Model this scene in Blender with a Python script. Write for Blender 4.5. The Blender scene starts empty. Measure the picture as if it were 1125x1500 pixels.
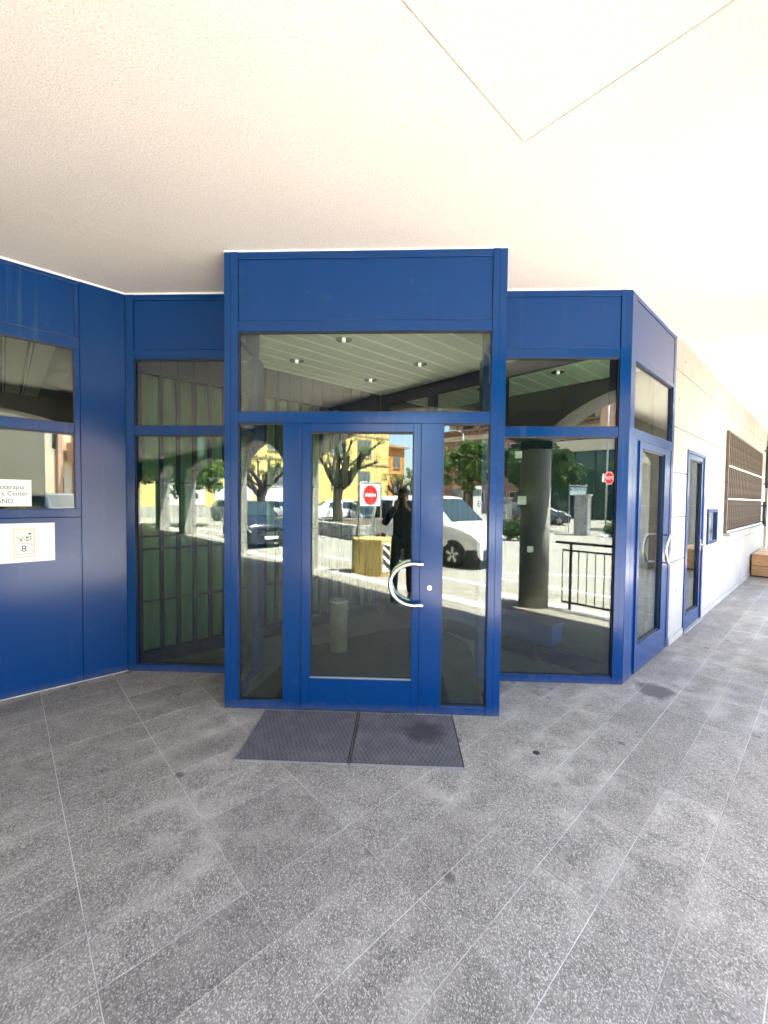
import bpy, bmesh, math, random
import numpy as np
from mathutils import Matrix, Vector
random.seed(7); np.random.seed(7)
SC = bpy.context.scene
COL = SC.collection
R2 = math.sqrt(2.0)

# ------------------------------------------------------------------ camera
PITCH, YAW, ROLL, EYE = 0.0314, 0.0414, 0.0104, 1.6
cam_data = bpy.data.cameras.new('camera')
cam = bpy.data.objects.new('camera', cam_data); COL.objects.link(cam)
fwd = Vector((-math.sin(YAW)*math.cos(PITCH), math.cos(YAW)*math.cos(PITCH), -math.sin(PITCH)))
rgt = Vector((math.cos(YAW), math.sin(YAW), 0)); upv = rgt.cross(fwd)
r2 = rgt*math.cos(ROLL)+upv*math.sin(ROLL); u2 = -rgt*math.sin(ROLL)+upv*math.cos(ROLL)
M = Matrix((r2, u2, -fwd)).transposed().to_4x4(); M.translation = (0, 0, EYE)
cam.matrix_world = M
cam_data.sensor_fit = 'HORIZONTAL'; cam_data.sensor_width = 36; cam_data.lens = 607/1125*36
cam_data.clip_start = 0.01; cam_data.clip_end = 2000
SC.camera = cam

# ------------------------------------------------------------------ sky and sun
SUN_DIR = Vector((0.93, 0.36, 0)).normalized(); SUN_EL = math.radians(65)
world = bpy.data.worlds.new('World'); SC.world = world; world.use_nodes = True
wn = world.node_tree.nodes; wl = world.node_tree.links
bg = wn['Background']; sky = wn.new('ShaderNodeTexSky'); sky.sky_type = 'NISHITA'; sky.sun_disc = False
sky.sun_elevation = SUN_EL; sky.sun_rotation = math.atan2(SUN_DIR.x, SUN_DIR.y); sky.dust_density = 2.0; sky.ozone_density = 1.0
wl.new(sky.outputs[0], bg.inputs[0]); bg.inputs[1].default_value = 0.11
sd = bpy.data.lights.new('sun', 'SUN'); sd.energy = 4.6; sd.angle = math.radians(0.53); sd.color = (1, 0.95, 0.87)
sun = bpy.data.objects.new('sun', sd); COL.objects.link(sun)
ts = Vector((SUN_DIR.x*math.cos(SUN_EL), SUN_DIR.y*math.cos(SUN_EL), math.sin(SUN_EL)))
sun.rotation_euler = ts.to_track_quat('Z', 'Y').to_euler(); sun.location = ts*60
SC.view_settings.view_transform = 'Standard'; SC.view_settings.look = 'None'
SC.view_settings.exposure = 4.3; SC.view_settings.gamma = 1.0
SC.render.engine = 'CYCLES'
cy = SC.cycles
cy.use_denoising = True
try: cy.denoiser = 'OPENIMAGEDENOISE'; cy.denoising_input_passes = 'RGB_ALBEDO_NORMAL'; cy.denoising_prefilter = 'ACCURATE'
except Exception: pass
cy.max_bounces = 7; cy.diffuse_bounces = 4; cy.glossy_bounces = 3; cy.transmission_bounces = 2; cy.transparent_max_bounces = 16
cy.use_light_tree = False; cy.use_adaptive_sampling = False
cy.caustics_reflective = False; cy.caustics_refractive = False; cy.sample_clamp_indirect = 8.0

# ------------------------------------------------------------------ materials
MATS = {}
def nmat(name):
    m = bpy.data.materials.new(name); m.use_nodes = True
    nt = m.node_tree; return m, nt, nt.nodes['Principled BSDF']
def N(nt, t, **kw):
    n = nt.nodes.new('ShaderNode'+t)
    for k, v in kw.items():
        if k.startswith('i_'):
            key = k[2:]
            n.inputs[int(key) if key.isdigit() else key].default_value = v
        else: setattr(n, k, v)
    return n
def ramp(nt, src, stops):
    r = nt.nodes.new('ShaderNodeValToRGB'); e = r.color_ramp.elements
    while len(e) < len(stops): e.new(0.5)
    for q, (p, c) in zip(e, stops):
        q.position = p; q.color = (c, c, c, 1) if isinstance(c, (int, float)) else (*c, 1)
    nt.links.new(src, r.inputs[0]); return r
def mixc(nt, fac, a, b, mode='MIX'):
    m = nt.nodes.new('ShaderNodeMix'); m.data_type = 'RGBA'; m.blend_type = mode
    for s, v in ((0, fac), (6, a), (7, b)):
        if hasattr(v, 'links') or isinstance(v, bpy.types.NodeSocket): nt.links.new(v, m.inputs[s])
        elif s == 0: m.inputs[0].default_value = v
        else: m.inputs[s].default_value = (*v, 1)
    return m.outputs[2]
def pos(nt, scale=(1, 1, 1), rot=(0, 0, 0), obj=False):
    if obj: src = nt.nodes.new('ShaderNodeTexCoord').outputs['Object']
    else: src = nt.nodes.new('ShaderNodeNewGeometry').outputs['Position']
    mp = nt.nodes.new('ShaderNodeMapping'); mp.inputs['Scale'].default_value = scale; mp.inputs['Rotation'].default_value = rot
    nt.links.new(src, mp.inputs[0]); return mp.outputs[0]
def noise(nt, vec, scale, detail=4, rough=0.55):
    n = N(nt, 'TexNoise', i_Scale=scale, i_Detail=detail, i_Roughness=rough); nt.links.new(vec, n.inputs['Vector']); return n.outputs[0]
def bump(nt, b, h, strength, dist):
    n = N(nt, 'Bump', i_Strength=strength, i_Distance=dist); nt.links.new(h, n.inputs['Height']); nt.links.new(n.outputs[0], b.inputs['Normal'])
def plain(name, col, rough=0.6, metal=0.0, var=0.12, scale=6, bmp=0.0, bscale=60, spec=0.5, emit=None):
    m, nt, b = nmat(name); v = pos(nt, obj=True)
    n = noise(nt, v, scale)
    r = ramp(nt, n, [(0.3, tuple(c*(1-var) for c in col)), (0.7, tuple(min(1, c*(1+var)) for c in col))])
    nt.links.new(r.outputs[0], b.inputs['Base Color'])
    b.inputs['Roughness'].default_value = rough; b.inputs['Metallic'].default_value = metal
    b.inputs['Specular IOR Level'].default_value = spec
    if bmp: bump(nt, b, noise(nt, v, bscale, 3), bmp, 0.01)
    if emit: b.inputs['Emission Color'].default_value = (*emit[0], 1); b.inputs['Emission Strength'].default_value = emit[1]
    MATS[name] = m; return m

def mk_blue():
    m, nt, b = nmat('blue_paint'); v = pos(nt)
    n2 = noise(nt, pos(nt, (16, 16, 0.6)), 1.0, 2)
    # chalky run marks and rubbed patches of the weathered paint
    st = N(nt, 'Math', operation='MULTIPLY'); nt.links.new(ramp(nt, n2, [(0.60, 0.0), (0.72, 1.0)]).outputs[0], st.inputs[0]); nt.links.new(ramp(nt, noise(nt, v, 1.1, 2), [(0.48, 0.0), (0.66, 0.42)]).outputs[0], st.inputs[1])
    c = mixc(nt, st.outputs[0], (0.0003, 0.034, 0.143), (0.04, 0.085, 0.18))
    sm_ = ramp(nt, noise(nt, v, 6, 5, 0.7), [(0.60, 0.0), (0.74, 0.30)])
    c = mixc(nt, sm_.outputs[0], c, (0.03, 0.075, 0.18))
    # dust on the lowest centimetres
    sz = N(nt, 'SeparateXYZ'); nt.links.new(v, sz.inputs[0]); dz = N(nt, 'Math', operation='MULTIPLY_ADD', i_1=0.10); nt.links.new(noise(nt, v, 12, 3), dz.inputs[0]); nt.links.new(sz.outputs[2], dz.inputs[2])
    c = mixc(nt, ramp(nt, dz.outputs[0], [(0.04, 0.45), (0.12, 0.0)]).outputs[0], c, (0.10, 0.10, 0.11))
    nt.links.new(c, b.inputs['Base Color'])
    rr = ramp(nt, noise(nt, v, 1.7, 2), [(0.3, 0.14), (0.7, 0.20)]); nt.links.new(rr.outputs[0], b.inputs['Roughness'])
    b.inputs['Specular IOR Level'].default_value = 0.33
    bump(nt, b, noise(nt, v, 1.4, 1), 0.05, 0.02)
    MATS['blue'] = m
mk_blue()
def mk_granite():
    m, nt, b = nmat('granite_tile'); v = pos(nt)
    v2 = pos(nt, (1.0, 0.62, 1), (0, 0, math.radians(25)))
    def mth(op, x, y=None, z=None):
        n = N(nt, 'Math', operation=op)
        for k, q in enumerate((x, y, z)):
            if q is None: continue
            if isinstance(q, (int, float)): n.inputs[k].default_value = q
            else: nt.links.new(q, n.inputs[k])
        return n.outputs[0]
    gv = N(nt, 'TexVoronoi', i_Scale=330.0); nt.links.new(v2, gv.inputs['Vector']); gs_ = N(nt, 'SeparateColor'); nt.links.new(gv.outputs['Color'], gs_.inputs[0]); sp = gs_.outputs[0]; sp2 = noise(nt, v2, 70, 2, 0.7)
    big = noise(nt, v, 1.3, 3, 0.6); mid = noise(nt, v, 6, 3, 0.65)
    dark = mixc(nt, ramp(nt, mid, [(0.35, 0.0), (0.65, 1.0)]).outputs[0], (0.072, 0.068, 0.064), (0.130, 0.122, 0.112))
    c = mixc(nt, ramp(nt, sp2, [(0.40, 0.0), (0.66, 0.45)]).outputs[0], dark, (0.205, 0.195, 0.182))
    c = mixc(nt, ramp(nt, sp, [(0.25, 0.0), (0.78, 0.26), (0.88, 0.6), (1.0, 0.85)]).outputs[0], c, (0.40, 0.385, 0.355))
    # lime haze creeping from the joints into the tiles
    sx = N(nt, 'SeparateXYZ'); nt.links.new(v, sx.inputs[0])
    def edge(sign, off, per):
        q = mth('MULTIPLY', mth('ADD', mth('MULTIPLY', sx.outputs[0], sign), sx.outputs[1]), 1/R2)
        f = mth('FRACT', mth('MULTIPLY', mth('SUBTRACT', q, off), 1/per)); return mth('MULTIPLY', mth('MINIMUM', f, mth('SUBTRACT', 1.0, f)), per)
    ed = mth('MINIMUM', edge(1.0, 0.205, 0.5025), edge(-1.0, 0.10, 0.2445))
    ed = mth('ADD', ed, mth('MULTIPLY', mth('SUBTRACT', 0.5, mid), 0.30))
    hz = mth('MULTIPLY', ramp(nt, ed, [(0.0, 0.8), (0.10, 0.0)]).outputs[0], ramp(nt, big, [(0.45, 0.0), (0.68, 0.8)]).outputs[0])
    c = mixc(nt, mth('MULTIPLY', hz, mth('ADD', 0.35, mth('MULTIPLY', sp2, 0.9))), c, (0.36, 0.345, 0.315))
    oi = nt.nodes.new('ShaderNodeObjectInfo')
    c = mixc(nt, 1.0, c, ramp(nt, oi.outputs['Random'], [(0.0, (1.17, 1.11, 1.03)), (0.5, (1.36, 1.295, 1.205)), (1.0, (1.50, 1.43, 1.33))]).outputs[0], 'MULTIPLY')
    # old gum spots, and a damp patch by the corner post
    vo = N(nt, 'TexVoronoi', i_Scale=3.4); nt.links.new(v, vo.inputs['Vector'])
    wob = mth('ADD', vo.outputs['Distance'], mth('MULTIPLY', noise(nt, v, 26, 2), 0.16))
    gum = mth('MULTIPLY', ramp(nt, wob, [(0.14, 0.7), (0.20, 0.0)]).outputs[0], ramp(nt, big, [(0.53, 1.0), (0.60, 0.0)]).outputs[0])
    dn = N(nt, 'VectorMath', operation='DISTANCE'); dn.inputs[1].default_value = (2.16, 3.56, 0); nt.links.new(v, dn.inputs[0])
    wet = ramp(nt, mth('ADD', dn.outputs['Value'], mth('MULTIPLY', mid, 0.16)), [(0.19, 0.75), (0.25, 0.0)]).outputs[0]
    c = mixc(nt, mth('MAXIMUM', gum, wet), c, (0.05, 0.045, 0.04))
    nt.links.new(c, b.inputs['Base Color'])
    b.inputs['Roughness'].default_value = 0.6; b.inputs['Specular IOR Level'].default_value = 0.3
    MATS['granite'] = m
mk_granite()
def mk_stucco():
    m, nt, b = nmat('stucco'); v = pos(nt)
    c = mixc(nt, ramp(nt, noise(nt, v, 0.8, 3), [(0.3, 0.0), (0.7, 1.0)]).outputs[0], (0.735, 0.68, 0.62), (0.77, 0.72, 0.665))
    gr_ = noise(nt, v, 110, 2, 0.6)
    c = mixc(nt, 1.0, c, ramp(nt, gr_, [(0.35, 0.86), (0.6, 1.04)]).outputs[0], 'MULTIPLY')
    nt.links.new(c, b.inputs['Base Color']); b.inputs['Roughness'].default_value = 0.95; b.inputs['Specular IOR Level'].default_value = 0.1
    bump(nt, b, gr_, 0.7, 0.008)
    MATS['stucco'] = m
mk_stucco()
def mk_concrete(name, a, c2, board=0.0):
    m, nt, b = nmat(name); v = pos(nt)
    n1 = noise(nt, v, 1.6, 6, 0.62); n2 = noise(nt, v, 18, 5, 0.65)
    c = mixc(nt, ramp(nt, n1, [(0.3, 0.0), (0.7, 1.0)]).outputs[0], a, c2)
    c = mixc(nt, ramp(nt, n2, [(0.5, 0.0), (0.8, 0.28)]).outputs[0], c, tuple(k*0.55 for k in a))
    vo = N(nt, 'TexVoronoi', i_Scale=11.0); nt.links.new(v, vo.inputs['Vector'])
    pm = N(nt, 'Math', operation='MULTIPLY'); nt.links.new(ramp(nt, vo.outputs['Distance'], [(0.05, 1.0), (0.09, 0.0)]).outputs[0], pm.inputs[0]); nt.links.new(ramp(nt, noise(nt, v, 4, 1), [(0.52, 0.0), (0.56, 0.7)]).outputs[0], pm.inputs[1])
    c = mixc(nt, pm.outputs[0], c, tuple(k*0.25 for k in a))
    nt.links.new(c, b.inputs['Base Color']); b.inputs['Roughness'].default_value = 0.85
    bump(nt, b, n2, 0.25, 0.01); MATS[name] = m
mk_concrete('concrete', (0.34, 0.305, 0.26), (0.43, 0.395, 0.345))
mk_concrete('concrete_grey', (0.24, 0.23, 0.21), (0.36, 0.345, 0.32))
mk_concrete('concrete_yellow', (0.42, 0.30, 0.09), (0.60, 0.45, 0.17))
def mk_glass():
    m, nt, b = nmat('window_glass'); nt.nodes.remove(b)
    out = nt.nodes['Material Output']
    lw = N(nt, 'LayerWeight', i_Blend=0.5)
    pw = N(nt, 'Math', operation='POWER', i_1=4.0); nt.links.new(lw.outputs['Facing'], pw.inputs[0])
    mm = N(nt, 'Math', operation='MULTIPLY_ADD', i_1=0.8, i_2=0.064); nt.links.new(pw.outputs[0], mm.inputs[0])
    tr = N(nt, 'BsdfTransparent'); tr.inputs[0].default_value = (0.775, 0.85, 0.80, 1)
    gl = N(nt, 'BsdfGlossy', i_Roughness=0.0); gl.inputs[0].default_value = (0.97, 1.0, 0.97, 1)
    # float glass is never perfectly flat
    bp = N(nt, 'Bump', i_Strength=0.006, i_Distance=0.01); nt.links.new(noise(nt, pos(nt), 1.6, 1), bp.inputs['Height']); nt.links.new(bp.outputs[0], gl.inputs['Normal'])
    mx = N(nt, 'MixShader'); nt.links.new(mm.outputs[0], mx.inputs[0]); nt.links.new(tr.outputs[0], mx.inputs[1]); nt.links.new(gl.outputs[0], mx.inputs[2])
    nt.links.new(mx.outputs[0], out.inputs[0]); MATS['glass'] = m
mk_glass()
def mk_clear():
    m, nt, b = nmat('clear_glass'); nt.nodes.remove(b)
    tr = N(nt, 'BsdfTransparent'); tr.inputs[0].default_value = (0.93, 0.97, 0.95, 1); gl = N(nt, 'BsdfGlossy', i_Roughness=0.0)
    lw = N(nt, 'LayerWeight', i_Blend=0.5); pw = N(nt, 'Math', operation='POWER', i_1=4.0); nt.links.new(lw.outputs['Facing'], pw.inputs[0])
    mm = N(nt, 'Math', operation='MULTIPLY_ADD', i_1=0.7, i_2=0.035); nt.links.new(pw.outputs[0], mm.inputs[0])
    mx = N(nt, 'MixShader'); nt.links.new(mm.outputs[0], mx.inputs[0]); nt.links.new(tr.outputs[0], mx.inputs[1]); nt.links.new(gl.outputs[0], mx.inputs[2]); nt.links.new(mx.outputs[0], nt.nodes['Material Output'].inputs[0]); MATS['clear'] = m
mk_clear()
def mk_asphalt():
    m, nt, b = nmat('road_surface'); v = pos(nt)
    c = mixc(nt, ramp(nt, noise(nt, v, 0.5, 6), [(0.3, 0.0), (0.7, 1.0)]).outputs[0], (0.25, 0.235, 0.205), (0.33, 0.31, 0.27))
    c = mixc(nt, ramp(nt, noise(nt, v, 60, 3), [(0.45, 0.0), (0.7, 0.5)]).outputs[0], c, (0.16, 0.15, 0.135))
    nt.links.new(c, b.inputs['Base Color']); b.inputs['Roughness'].default_value = 0.9; bump(nt, b, noise(nt, v, 80, 3), 0.4, 0.006)
    MATS['road'] = m
mk_asphalt()
def mk_mat_rubber():
    m, nt, b = nmat('ribbed_mat'); v = pos(nt)
    ck = N(nt, 'TexChecker', i_Scale=1.0); nt.links.new(pos(nt, (70, 30, 1)), ck.inputs[0])
    ck.inputs[1].default_value = (0.056, 0.054, 0.058, 1); ck.inputs[2].default_value = (0.092, 0.088, 0.092, 1)
    c = mixc(nt, ramp(nt, noise(nt, v, 9, 5), [(0.45, 0.0), (0.75, 0.5)]).outputs[0], ck.outputs[0], (0.16, 0.15, 0.15))
    c = mixc(nt, ramp(nt, noise(nt, v, 120, 1), [(0.70, 0.0), (0.76, 0.8)]).outputs[0], c, (0.35, 0.33, 0.30))
    # dark wet stain on the right mat
    g = nt.nodes.new('ShaderNodeNewGeometry'); sub = N(nt, 'VectorMath', operation='DISTANCE'); sub.inputs[1].default_value = (0.17, 2.80, 0.008); nt.links.new(g.outputs['Position'], sub.inputs[0])
    ad = N(nt, 'Math', operation='MULTIPLY_ADD', i_1=0.22, i_2=0.0); nt.links.new(noise(nt, v, 14, 5), ad.inputs[0]); nt.links.new(sub.outputs['Value'], ad.inputs[2])
    c = mixc(nt, ramp(nt, ad.outputs[0], [(0.19, 0.8), (0.27, 0.0)]).outputs[0], c, (0.02, 0.019, 0.022))
    nt.links.new(c, b.inputs['Base Color']); b.inputs['Roughness'].default_value = 0.8
    bump(nt, b, ck.outputs[1], 0.5, 0.004); MATS['rubber_mat'] = m
mk_mat_rubber()
def mk_wood():
    m, nt, b = nmat('larch_wood'); v = pos(nt, (1, 1, 9), obj=True)
    c = ramp(nt, noise(nt, v, 4, 6, 0.6), [(0.3, (0.30, 0.15, 0.06)), (0.55, (0.48, 0.27, 0.12)), (0.75, (0.58, 0.35, 0.17))])
    nt.links.new(c.outputs[0], b.inputs['Base Color']); b.inputs['Roughness'].default_value = 0.65; MATS['wood'] = m
mk_wood()
def mk_bark():
    m, nt, b = nmat('bark'); v = pos(nt, (1, 1, 0.35), obj=True)
    c = ramp(nt, noise(nt, v, 14, 6, 0.65), [(0.3, (0.022, 0.015, 0.011)), (0.55, (0.06, 0.042, 0.03)), (0.75, (0.14, 0.10, 0.07))])
    nt.links.new(c.outputs[0], b.inputs['Base Color']); b.inputs['Roughness'].default_value = 0.9; bump(nt, b, noise(nt, v, 22, 5), 0.8, 0.04); MATS['bark'] = m
mk_bark()
def mk_leaf(name, a, c2):
    m, nt, b = nmat(name)
    g = nt.nodes.new('ShaderNodeNewGeometry'); r = ramp(nt, g.outputs['Random Per Island'], [(0.0, a), (1.0, c2)])
    nt.links.new(r.outputs[0], b.inputs['Base Color']); b.inputs['Roughness'].default_value = 0.55
    out = nt.nodes['Material Output']; tl = N(nt, 'BsdfTranslucent'); nt.links.new(r.outputs[0], tl.inputs[0])
    mx = N(nt, 'MixShader', i_0=0.35); nt.links.new(b.outputs[0], mx.inputs[1]); nt.links.new(tl.outputs[0], mx.inputs[2]); nt.links.new(mx.outputs[0], out.inputs[0])
    MATS[name] = m
mk_leaf('leaf_green', (0.05, 0.10, 0.018), (0.15, 0.22, 0.045)); mk_leaf('leaf_dark', (0.022, 0.055, 0.014), (0.07, 0.12, 0.03))
mk_leaf('leaf_spring', (0.09, 0.13, 0.025), (0.24, 0.27, 0.07)); mk_leaf('leaf_yellow', (0.16, 0.17, 0.03), (0.36, 0.33, 0.06)); mk_leaf('leaf_red', (0.22, 0.06, 0.03), (0.34, 0.14, 0.07))
def mk_stone():
    m, nt, b = nmat('rubble_stone'); v = pos(nt, obj=True)
    vo = N(nt, 'TexVoronoi', i_Scale=5.5); nt.links.new(v, vo.inputs['Vector'])
    c = mixc(nt, 0.6, (0.36, 0.33, 0.29), vo.outputs['Color'], 'SOFT_LIGHT')
    c = mixc(nt, ramp(nt, noise(nt, v, 16, 5), [(0.4, 0.0), (0.75, 0.6)]).outputs[0], c, (0.16, 0.15, 0.13))
    hs = N(nt, 'HueSaturation', i_Saturation=0.25, i_Value=0.9); nt.links.new(c, hs.inputs['Color'])
    nt.links.new(hs.outputs[0], b.inputs['Base Color']); b.inputs['Roughness'].default_value = 0.9; bump(nt, b, vo.outputs['Distance'], 0.8, 0.03); MATS['stone'] = m
mk_stone()
def mk_curtain():
    m, nt, b = nmat('pale_curtain'); 
    c = ramp(nt, noise(nt, pos(nt, (6, 6, 0.5), obj=True), 2.0, 4), [(0.3, (0.09, 0.24, 0.155)), (0.7, (0.19, 0.39, 0.26))])
    nt.links.new(c.outputs[0], b.inputs['Base Color']); b.inputs['Roughness'].default_value = 0.9; MATS['curtain'] = m
mk_curtain()
P = plain
P('grout', (0.52, 0.50, 0.46), 0.95, var=0.35, scale=5); P('white_trim', (0.85, 0.84, 0.82), 0.5); P('gasket', (0.012, 0.012, 0.014), 0.5)
P('steel', (0.78, 0.78, 0.78), 0.16, 1.0, 0.04); P('galv', (0.45, 0.46, 0.47), 0.45, 0.8, 0.1); P('dark_steel', (0.035, 0.035, 0.04), 0.45, 0.3)
P('slat', (0.77, 0.735, 0.63), 0.6, var=0.05); P('slat_joint', (0.97, 0.96, 0.92), 0.5, var=0.02); P('int_floor', (0.09, 0.092, 0.087), 0.45, var=0.25, scale=3)
P('carpet', (0.03, 0.032, 0.031), 0.98, var=0.35, scale=40, bmp=0.6, bscale=160); P('dark_wall', (0.03, 0.033, 0.03), 0.85, var=0.15)
P('navy', (0.002, 0.011, 0.045), 0.9, spec=0.0); P('stand_stone', (0.22, 0.175, 0.115), 0.8, var=0.3, scale=10, bmp=0.3); P('paper', (0.80, 0.80, 0.79), 0.7, var=0.02)
P('paper_cream', (0.70, 0.60, 0.42), 0.7); P('ink', (0.03, 0.03, 0.035), 0.7); P('ink_green', (0.20, 0.26, 0.10), 0.7); P('ink_brown', (0.30, 0.20, 0.09), 0.7)
P('white_line', (0.74, 0.73, 0.70), 0.8, var=0.12, scale=4); P('paver', (0.27, 0.245, 0.205), 0.85, var=0.25, scale=3); P('kerb', (0.40, 0.38, 0.35), 0.85, var=0.15)
P('car_white', (0.78, 0.78, 0.76), 0.25, var=0.02, spec=0.7); P('car_dark', (0.012, 0.017, 0.025), 0.16, var=0.05, spec=0.8); P('car_silver', (0.42, 0.43, 0.44), 0.25, 0.6, 0.04)
P('car_grey', (0.10, 0.11, 0.115), 0.2, 0.5, 0.05); P('car_glass', (0.02, 0.035, 0.04), 0.04, var=0.1, spec=0.9); P('tyre', (0.02, 0.02, 0.02), 0.8); P('black_plastic', (0.025, 0.026, 0.028), 0.55)
P('lamp_clear', (0.72, 0.74, 0.76), 0.08, var=0.2, scale=30); P('lamp_red', (0.45, 0.015, 0.015), 0.15); P('alloy', (0.55, 0.56, 0.57), 0.3, 0.8)
P('sign_red', (0.62, 0.012, 0.02), 0.4, var=0.03); P('sign_white', (0.82, 0.82, 0.82), 0.4, var=0.02); P('yellow_plaster', (0.73, 0.55, 0.20), 0.9, var=0.06, scale=1.2)
P('ochre_plaster', (0.55, 0.26, 0.075), 0.9, var=0.1, scale=1.2); P('brown_brick', (0.33, 0.21, 0.15), 0.9, var=0.15, scale=2); P('beige_plaster', (0.70, 0.60, 0.44), 0.9, var=0.06); P('pink_plaster', (0.62, 0.37, 0.24), 0.9, var=0.06)
P('shutter', (0.13, 0.15, 0.155), 0.6); P('roof_tile', (0.30, 0.15, 0.09), 0.9, var=0.3, scale=9); P('cornice', (0.56, 0.42, 0.20), 0.85); P('dark_pane', (0.015, 0.02, 0.022), 0.05); P('green_pane', (0.02, 0.055, 0.045), 0.06)
P('soil', (0.10, 0.07, 0.045), 0.95, var=0.4, scale=12); P('pale_board', (0.55, 0.66, 0.68), 0.5); P('skin', (0.42, 0.25, 0.17), 0.55, var=0.05); P('hair', (0.012, 0.009, 0.007), 0.5, var=0.3, scale=60); P('jacket', (0.04, 0.045, 0.06), 0.8, var=0.3, scale=20, bmp=0.3); P('trousers', (0.02, 0.025, 0.04), 0.85, var=0.2, scale=20); P('shoe', (0.02, 0.02, 0.02), 0.6); P('phone', (0.02, 0.02, 0.025), 0.2); P('phone_lens', (0.005, 0.005, 0.008), 0.05)
P('rusty', (0.13, 0.105, 0.085), 0.7, 0.2, 0.25, 20); P('ground_far', (0.24, 0.22, 0.18), 0.95, var=0.2, scale=0.3); P('lamp_on', (0.8, 0.78, 0.7), 0.3, emit=((1, 0.93, 0.8), 0.06)); P('rock', (0.55, 0.54, 0.51), 0.9, var=0.2)

# ------------------------------------------------------------------ mesh helpers
class MB:
    def __init__(self): self.v = []; self.f = []; self.sm = False
    def add(self, vs, fs):
        o = len(self.v); self.v.extend([tuple(p) for p in vs]); self.f.extend([tuple(i+o for i in q) for q in fs]); return self
    def box(self, x0, x1, y0, y1, z0, z1):
        if x0 > x1: x0, x1 = x1, x0
        if y0 > y1: y0, y1 = y1, y0
        if z0 > z1: z0, z1 = z1, z0
        return self.add([(x0, y0, z0), (x1, y0, z0), (x1, y1, z0), (x0, y1, z0), (x0, y0, z1), (x1, y0, z1), (x1, y1, z1), (x0, y1, z1)],
                 [(0, 3, 2, 1), (4, 5, 6, 7), (0, 1, 5, 4), (1, 2, 6, 5), (2, 3, 7, 6), (3, 0, 4, 7)])
    def prism(self, poly, z0, z1):
        n = len(poly); a = sum(poly[i][0]*poly[(i+1) % n][1]-poly[(i+1) % n][0]*poly[i][1] for i in range(n))
        if a < 0: poly = poly[::-1]
        vs = [(x, y, z0) for x, y in poly]+[(x, y, z1) for x, y in poly]
        return self.add(vs, [tuple(range(n-1, -1, -1)), tuple(range(n, 2*n))]+[(i, (i+1) % n, n+(i+1) % n, n+i) for i in range(n)])
    def xprism(self, poly, y0, y1):   # polygon in x,z pulled along y
        n = len(poly); a = sum(poly[i][0]*poly[(i+1) % n][1]-poly[(i+1) % n][0]*poly[i][1] for i in range(n))
        if a < 0: poly = poly[::-1]
        vs = [(x, y0, z) for x, z in poly]+[(x, y1, z) for x, z in poly]
        return self.add(vs, [tuple(range(n)), tuple(range(2*n-1, n-1, -1))]+[((i+1) % n, i, n+i, n+(i+1) % n) for i in range(n)])
    def tube(self, pts, rad, n=8, closed=False, cap=True):
        pts = [Vector(p) for p in pts]; m = len(pts)
        if not hasattr(rad, '__len__'): rad = [rad]*m
        ref = None; rings = []
        for i, p in enumerate(pts):
            if closed: t = pts[(i+1) % m]-pts[i-1]
            else: t = pts[min(i+1, m-1)]-pts[max(i-1, 0)]
            t.normalize()
            if ref is None: ref = Vector((0, 0, 1)) if abs(t.z) < 0.9 else Vector((1, 0, 0))
            a = t.cross(ref).normalized(); b = a.cross(t).normalized(); ref = b
            rings.append([p+(a*math.cos(2*math.pi*k/n)+b*math.sin(2*math.pi*k/n))*rad[i] for k in range(n)])
        vs = [q for r in rings for q in r]; fs = []
        for i in range(m if closed else m-1):
            j = (i+1) % m
            for k in range(n): fs.append((i*n+k, j*n+k, j*n+(k+1) % n, i*n+(k+1) % n))
        if cap and not closed: fs.append(tuple(range(n))); fs.append(tuple(range(m*n-1, (m-1)*n-1, -1)))
        self.add(vs, [q[::-1] for q in fs]); return self
    def lathe(self, prof, n=24, center=(0, 0, 0), axis='z', caps=True):
        vs = []; fs = []
        for r, z in prof:
            for k in range(n):
                a = 2*math.pi*k/n; x, y = r*math.cos(a), r*math.sin(a)
                p = (x, y, z) if axis == 'z' else (x, z, y)
                vs.append((p[0]+center[0], p[1]+center[1], p[2]+center[2]))
        m = len(prof)
        for i in range(m-1):
            for k in range(n):
                q = (i*n+k, i*n+(k+1) % n, (i+1)*n+(k+1) % n, (i+1)*n+k); fs.append(q if axis == 'z' else q[::-1])
        c0 = tuple(range(n-1, -1, -1)); c1 = tuple(range((m-1)*n, m*n))
        if caps: fs += [c0, c1] if axis == 'z' else [c0[::-1], c1[::-1]]
        return self.add(vs, fs)
    def mesh(self, name, mat, smooth=False):
        me = bpy.data.meshes.new(name); me.from_pydata(self.v, [], self.f); me.update()
        if mat: me.materials.append(MATS[mat] if isinstance(mat, str) else mat)
        if smooth or self.sm: me.polygons.foreach_set('use_smooth', [True]*len(me.polygons))
        return me
def tag(o, label=None, cat=None, group=None, kind=None):
    if label: o['label'] = label
    if cat: o['category'] = cat
    if group: o['group'] = group
    if kind: o['kind'] = kind
    return o
def obj(name, mb, mat, parent=None, bevel=0.0, smooth=False, loc=None, rot=None):
    me = mb if isinstance(mb, bpy.types.Mesh) else mb.mesh(name, mat, smooth)
    o = bpy.data.objects.new(name, me); COL.objects.link(o)
    if parent: o.parent = parent
    if loc is not None: o.location = loc
    if rot is not None: o.rotation_euler = rot
    if bevel:
        b = o.modifiers.new('bevel', 'BEVEL'); b.width = bevel; b.segments = 2; b.limit_method = 'ANGLE'; b.harden_normals = False
    return o
def thing(name, label, cat, loc=(0, 0, 0), rz=0.0, group=None):
    o = bpy.data.objects.new(name, None); COL.objects.link(o); o.location = loc; o.rotation_euler = (0, 0, rz); o.empty_display_size = 0.2
    return tag(o, label, cat, group)
def struct(name, mb, mat, **kw):
    o = obj(name, mb, mat, **kw); o['kind'] = 'structure'; return o
def bx(*a): return MB().box(*a)
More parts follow.
